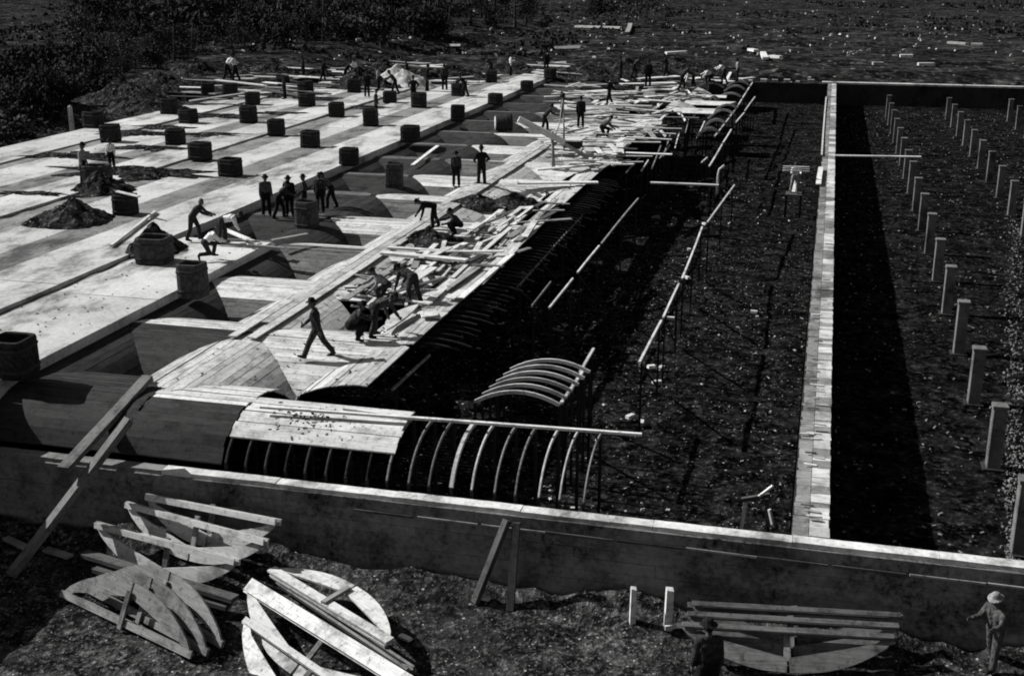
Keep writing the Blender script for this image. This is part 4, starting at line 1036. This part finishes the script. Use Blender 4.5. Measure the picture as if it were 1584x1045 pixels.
# low weeds and tussocks over the far ground
def tussocks():
    r_ = random.Random(77); vs_, fs = [], []
    for k in range(11000):
        x = r_.uniform(-20, 1600); y = 2 + 112 * r_.random() ** .8
        q = G(x, y, ZG)
        if q.y < 127 and q.x > -46: continue
        if noise.noise((q.x * .035, q.y * .02, 3)) + .6 * noise.noise((q.x * .12, q.y * .08, 6)) < r_.uniform(-.1, .35): continue
        z = ZG + ground_h(q.x, q.y); s_ = r_.uniform(.15, .6) * (1 + q.y / 260)
        for m_ in range(3):
            a = r_.uniform(0, 6.28); c, sn = math.cos(a) * s_ * .5, math.sin(a) * s_ * .5; h_ = s_ * r_.uniform(.3, .7); b = len(vs_)
            ox, oy = r_.uniform(-.4, .4), r_.uniform(-.4, .4)
            vs_ += [(q.x + ox - c, q.y + oy - sn, z - .05), (q.x + ox + c, q.y + oy + sn, z - .05), (q.x + ox + c * .3, q.y + oy + sn * .3 + h_ * .3, z + h_)]; fs.append((b, b + 1, b + 2))
    o = from_data('weeds', vs_, fs, M['leaf']); tag(o, 'low dark weeds and tussocks over the far ground', kind='stuff')
tussocks()
# pale sand and blocks in the open basin
for k, (x, y) in enumerate([(1037, 493), (1008, 568), (1022, 570), (1066, 387), (1062, 430), (1165, 483), (1016, 592), (975, 645), (992, 655), (1090, 347)]):
    p = G(x, y, ZG + .1); a = .6 * k
    tag(plank_between('offcut', p - Vector((math.cos(a), math.sin(a), 0)) * .14, p + Vector((math.cos(a), math.sin(a), 0)) * .14, .15, .1, M['plank']), 'small pale offcut on the dark floor of the open basin', 'offcut', 'pale offcuts in the basin')
rq = random.Random(41)
for k in range(80):
    x = rq.uniform(565, 850); y = 470 - (x - 575) * .52 + rq.uniform(-38, 26)
    p = on_vault(x, y); L = rq.uniform(.8, 3.2); a = math.pi / 2 + rq.gauss(0, .14) if rq.random() < .8 else rq.gauss(0, .3)
    dv = Vector((math.cos(a), math.sin(a), rq.uniform(-.05, .05))) * (L / 2); p.z = max(p.z, -.25) + .08 + rq.uniform(0, .15)
    if p.x > -10.6: continue
    tag(plank_between('loose_plank', p - dv, p + dv, rq.uniform(.08, .26), .045, M[rq.choice(['plank', 'plank', 'plankmid', 'plankdark', 'plankdark'])]), 'odd plank end strewn among the lumber by the open basin', 'plank', 'strewn plank ends by the open basin')

# continuous plank runway along the crest of the lengthwise form
wk = empty('plank_runway', (UC[1], 27, 0), 'long pale plank runway along the crest of the lengthwise form', 'runway')
for c in range(3):
    y = 30.6 + rq.uniform(0, 2); x = -.31 + .31 * c
    while y < 73:
        L = rq.uniform(3.6, 5.2); z = .05 + rq.uniform(0, .02) + ell((abs(x) + .1) / 2.2) * .6
        o = plank_between('plank', (x + rq.uniform(-.02, .02), y - 27, z), (x + rq.uniform(-.02, .02), y - 27 + L - .02, z + rq.uniform(-.01, .01)), .285, .04, M['walkplank'], wk, (-.1 if x < 0 else .1) * min(1, abs(x) * 1.6))
        y += L
# faint ribs stepping down from the boarded edge into the basin
for k in range(58):
    v = 32.6 + .5 * k; pts = []
    for q in range(6):
        sx = (.52 + .1 * math.sin(k * 2.3)) * q / 5; pts.append((UC[2] + .12 + 2.3 * sx, v + .03 * math.sin(k), ell(sx * .96) * .9 - .25))
    o = sweep('arch_rib', pts, .03, .05, M['ribdark'], None, (0, 1, 0))
    tag(o, 'dull bare rib curving down from the boarded edge into the basin', 'arch rib', 'dull ribs along the boarded edge')
# clutter of boards along the back of the roof
for k in range(80):
    x = rq.uniform(300, 900); y = 150 - (x - 330) * .06 + rq.uniform(-38, 4)
    if y < 92: continue
    p = G(x, y, .45); L = rq.uniform(1.5, 6); a = rq.gauss(.05, .35); dv = Vector((math.cos(a), math.sin(a), rq.uniform(-.08, .08))) * (L / 2)
    tag(plank_between('loose_plank', p - dv, p + dv, rq.uniform(.3, .9), .08, M[rq.choice(['plank', 'plank', 'plankmid', 'plankdark'])]), 'board in the clutter along the back edge of the roof', 'plank', 'boards along the back of the roof')
for k, (x, y, ps, fc, sh) in enumerate([(470, 122, 'stand', LEFT, 'dark'), (535, 128, 'dig', RIGHT, 'black'), (548, 126, 'stand', TOWARD, 'white'), (630, 128, 'stand', LEFT, 'black'), (760, 118, 'dig', LEFT, 'dark'), (790, 118, 'stand', RIGHT, 'white'), (845, 112, 'stand', AWAY, 'black'), (500, 128, 'carry', RIGHT, 'black'), (960, 122, 'stand', LEFT, 'black'), (980, 120, 'dig', RIGHT, 'dark'), (1030, 118, 'carry', LEFT, 'black'), (1120, 128, 'dig', LEFT, 'white'), (1140, 126, 'stand', LEFT, 'grey')]):
    person(G(x, y, .2), ps, fc, sh, 'black', f'small far worker at the back of the works, {ORD[k]} from the left', 'black', 1.15, 'far workers')

for o in list(sc.objects):
    if o.type == 'EMPTY' and not o.children: bpy.data.objects.remove(o)
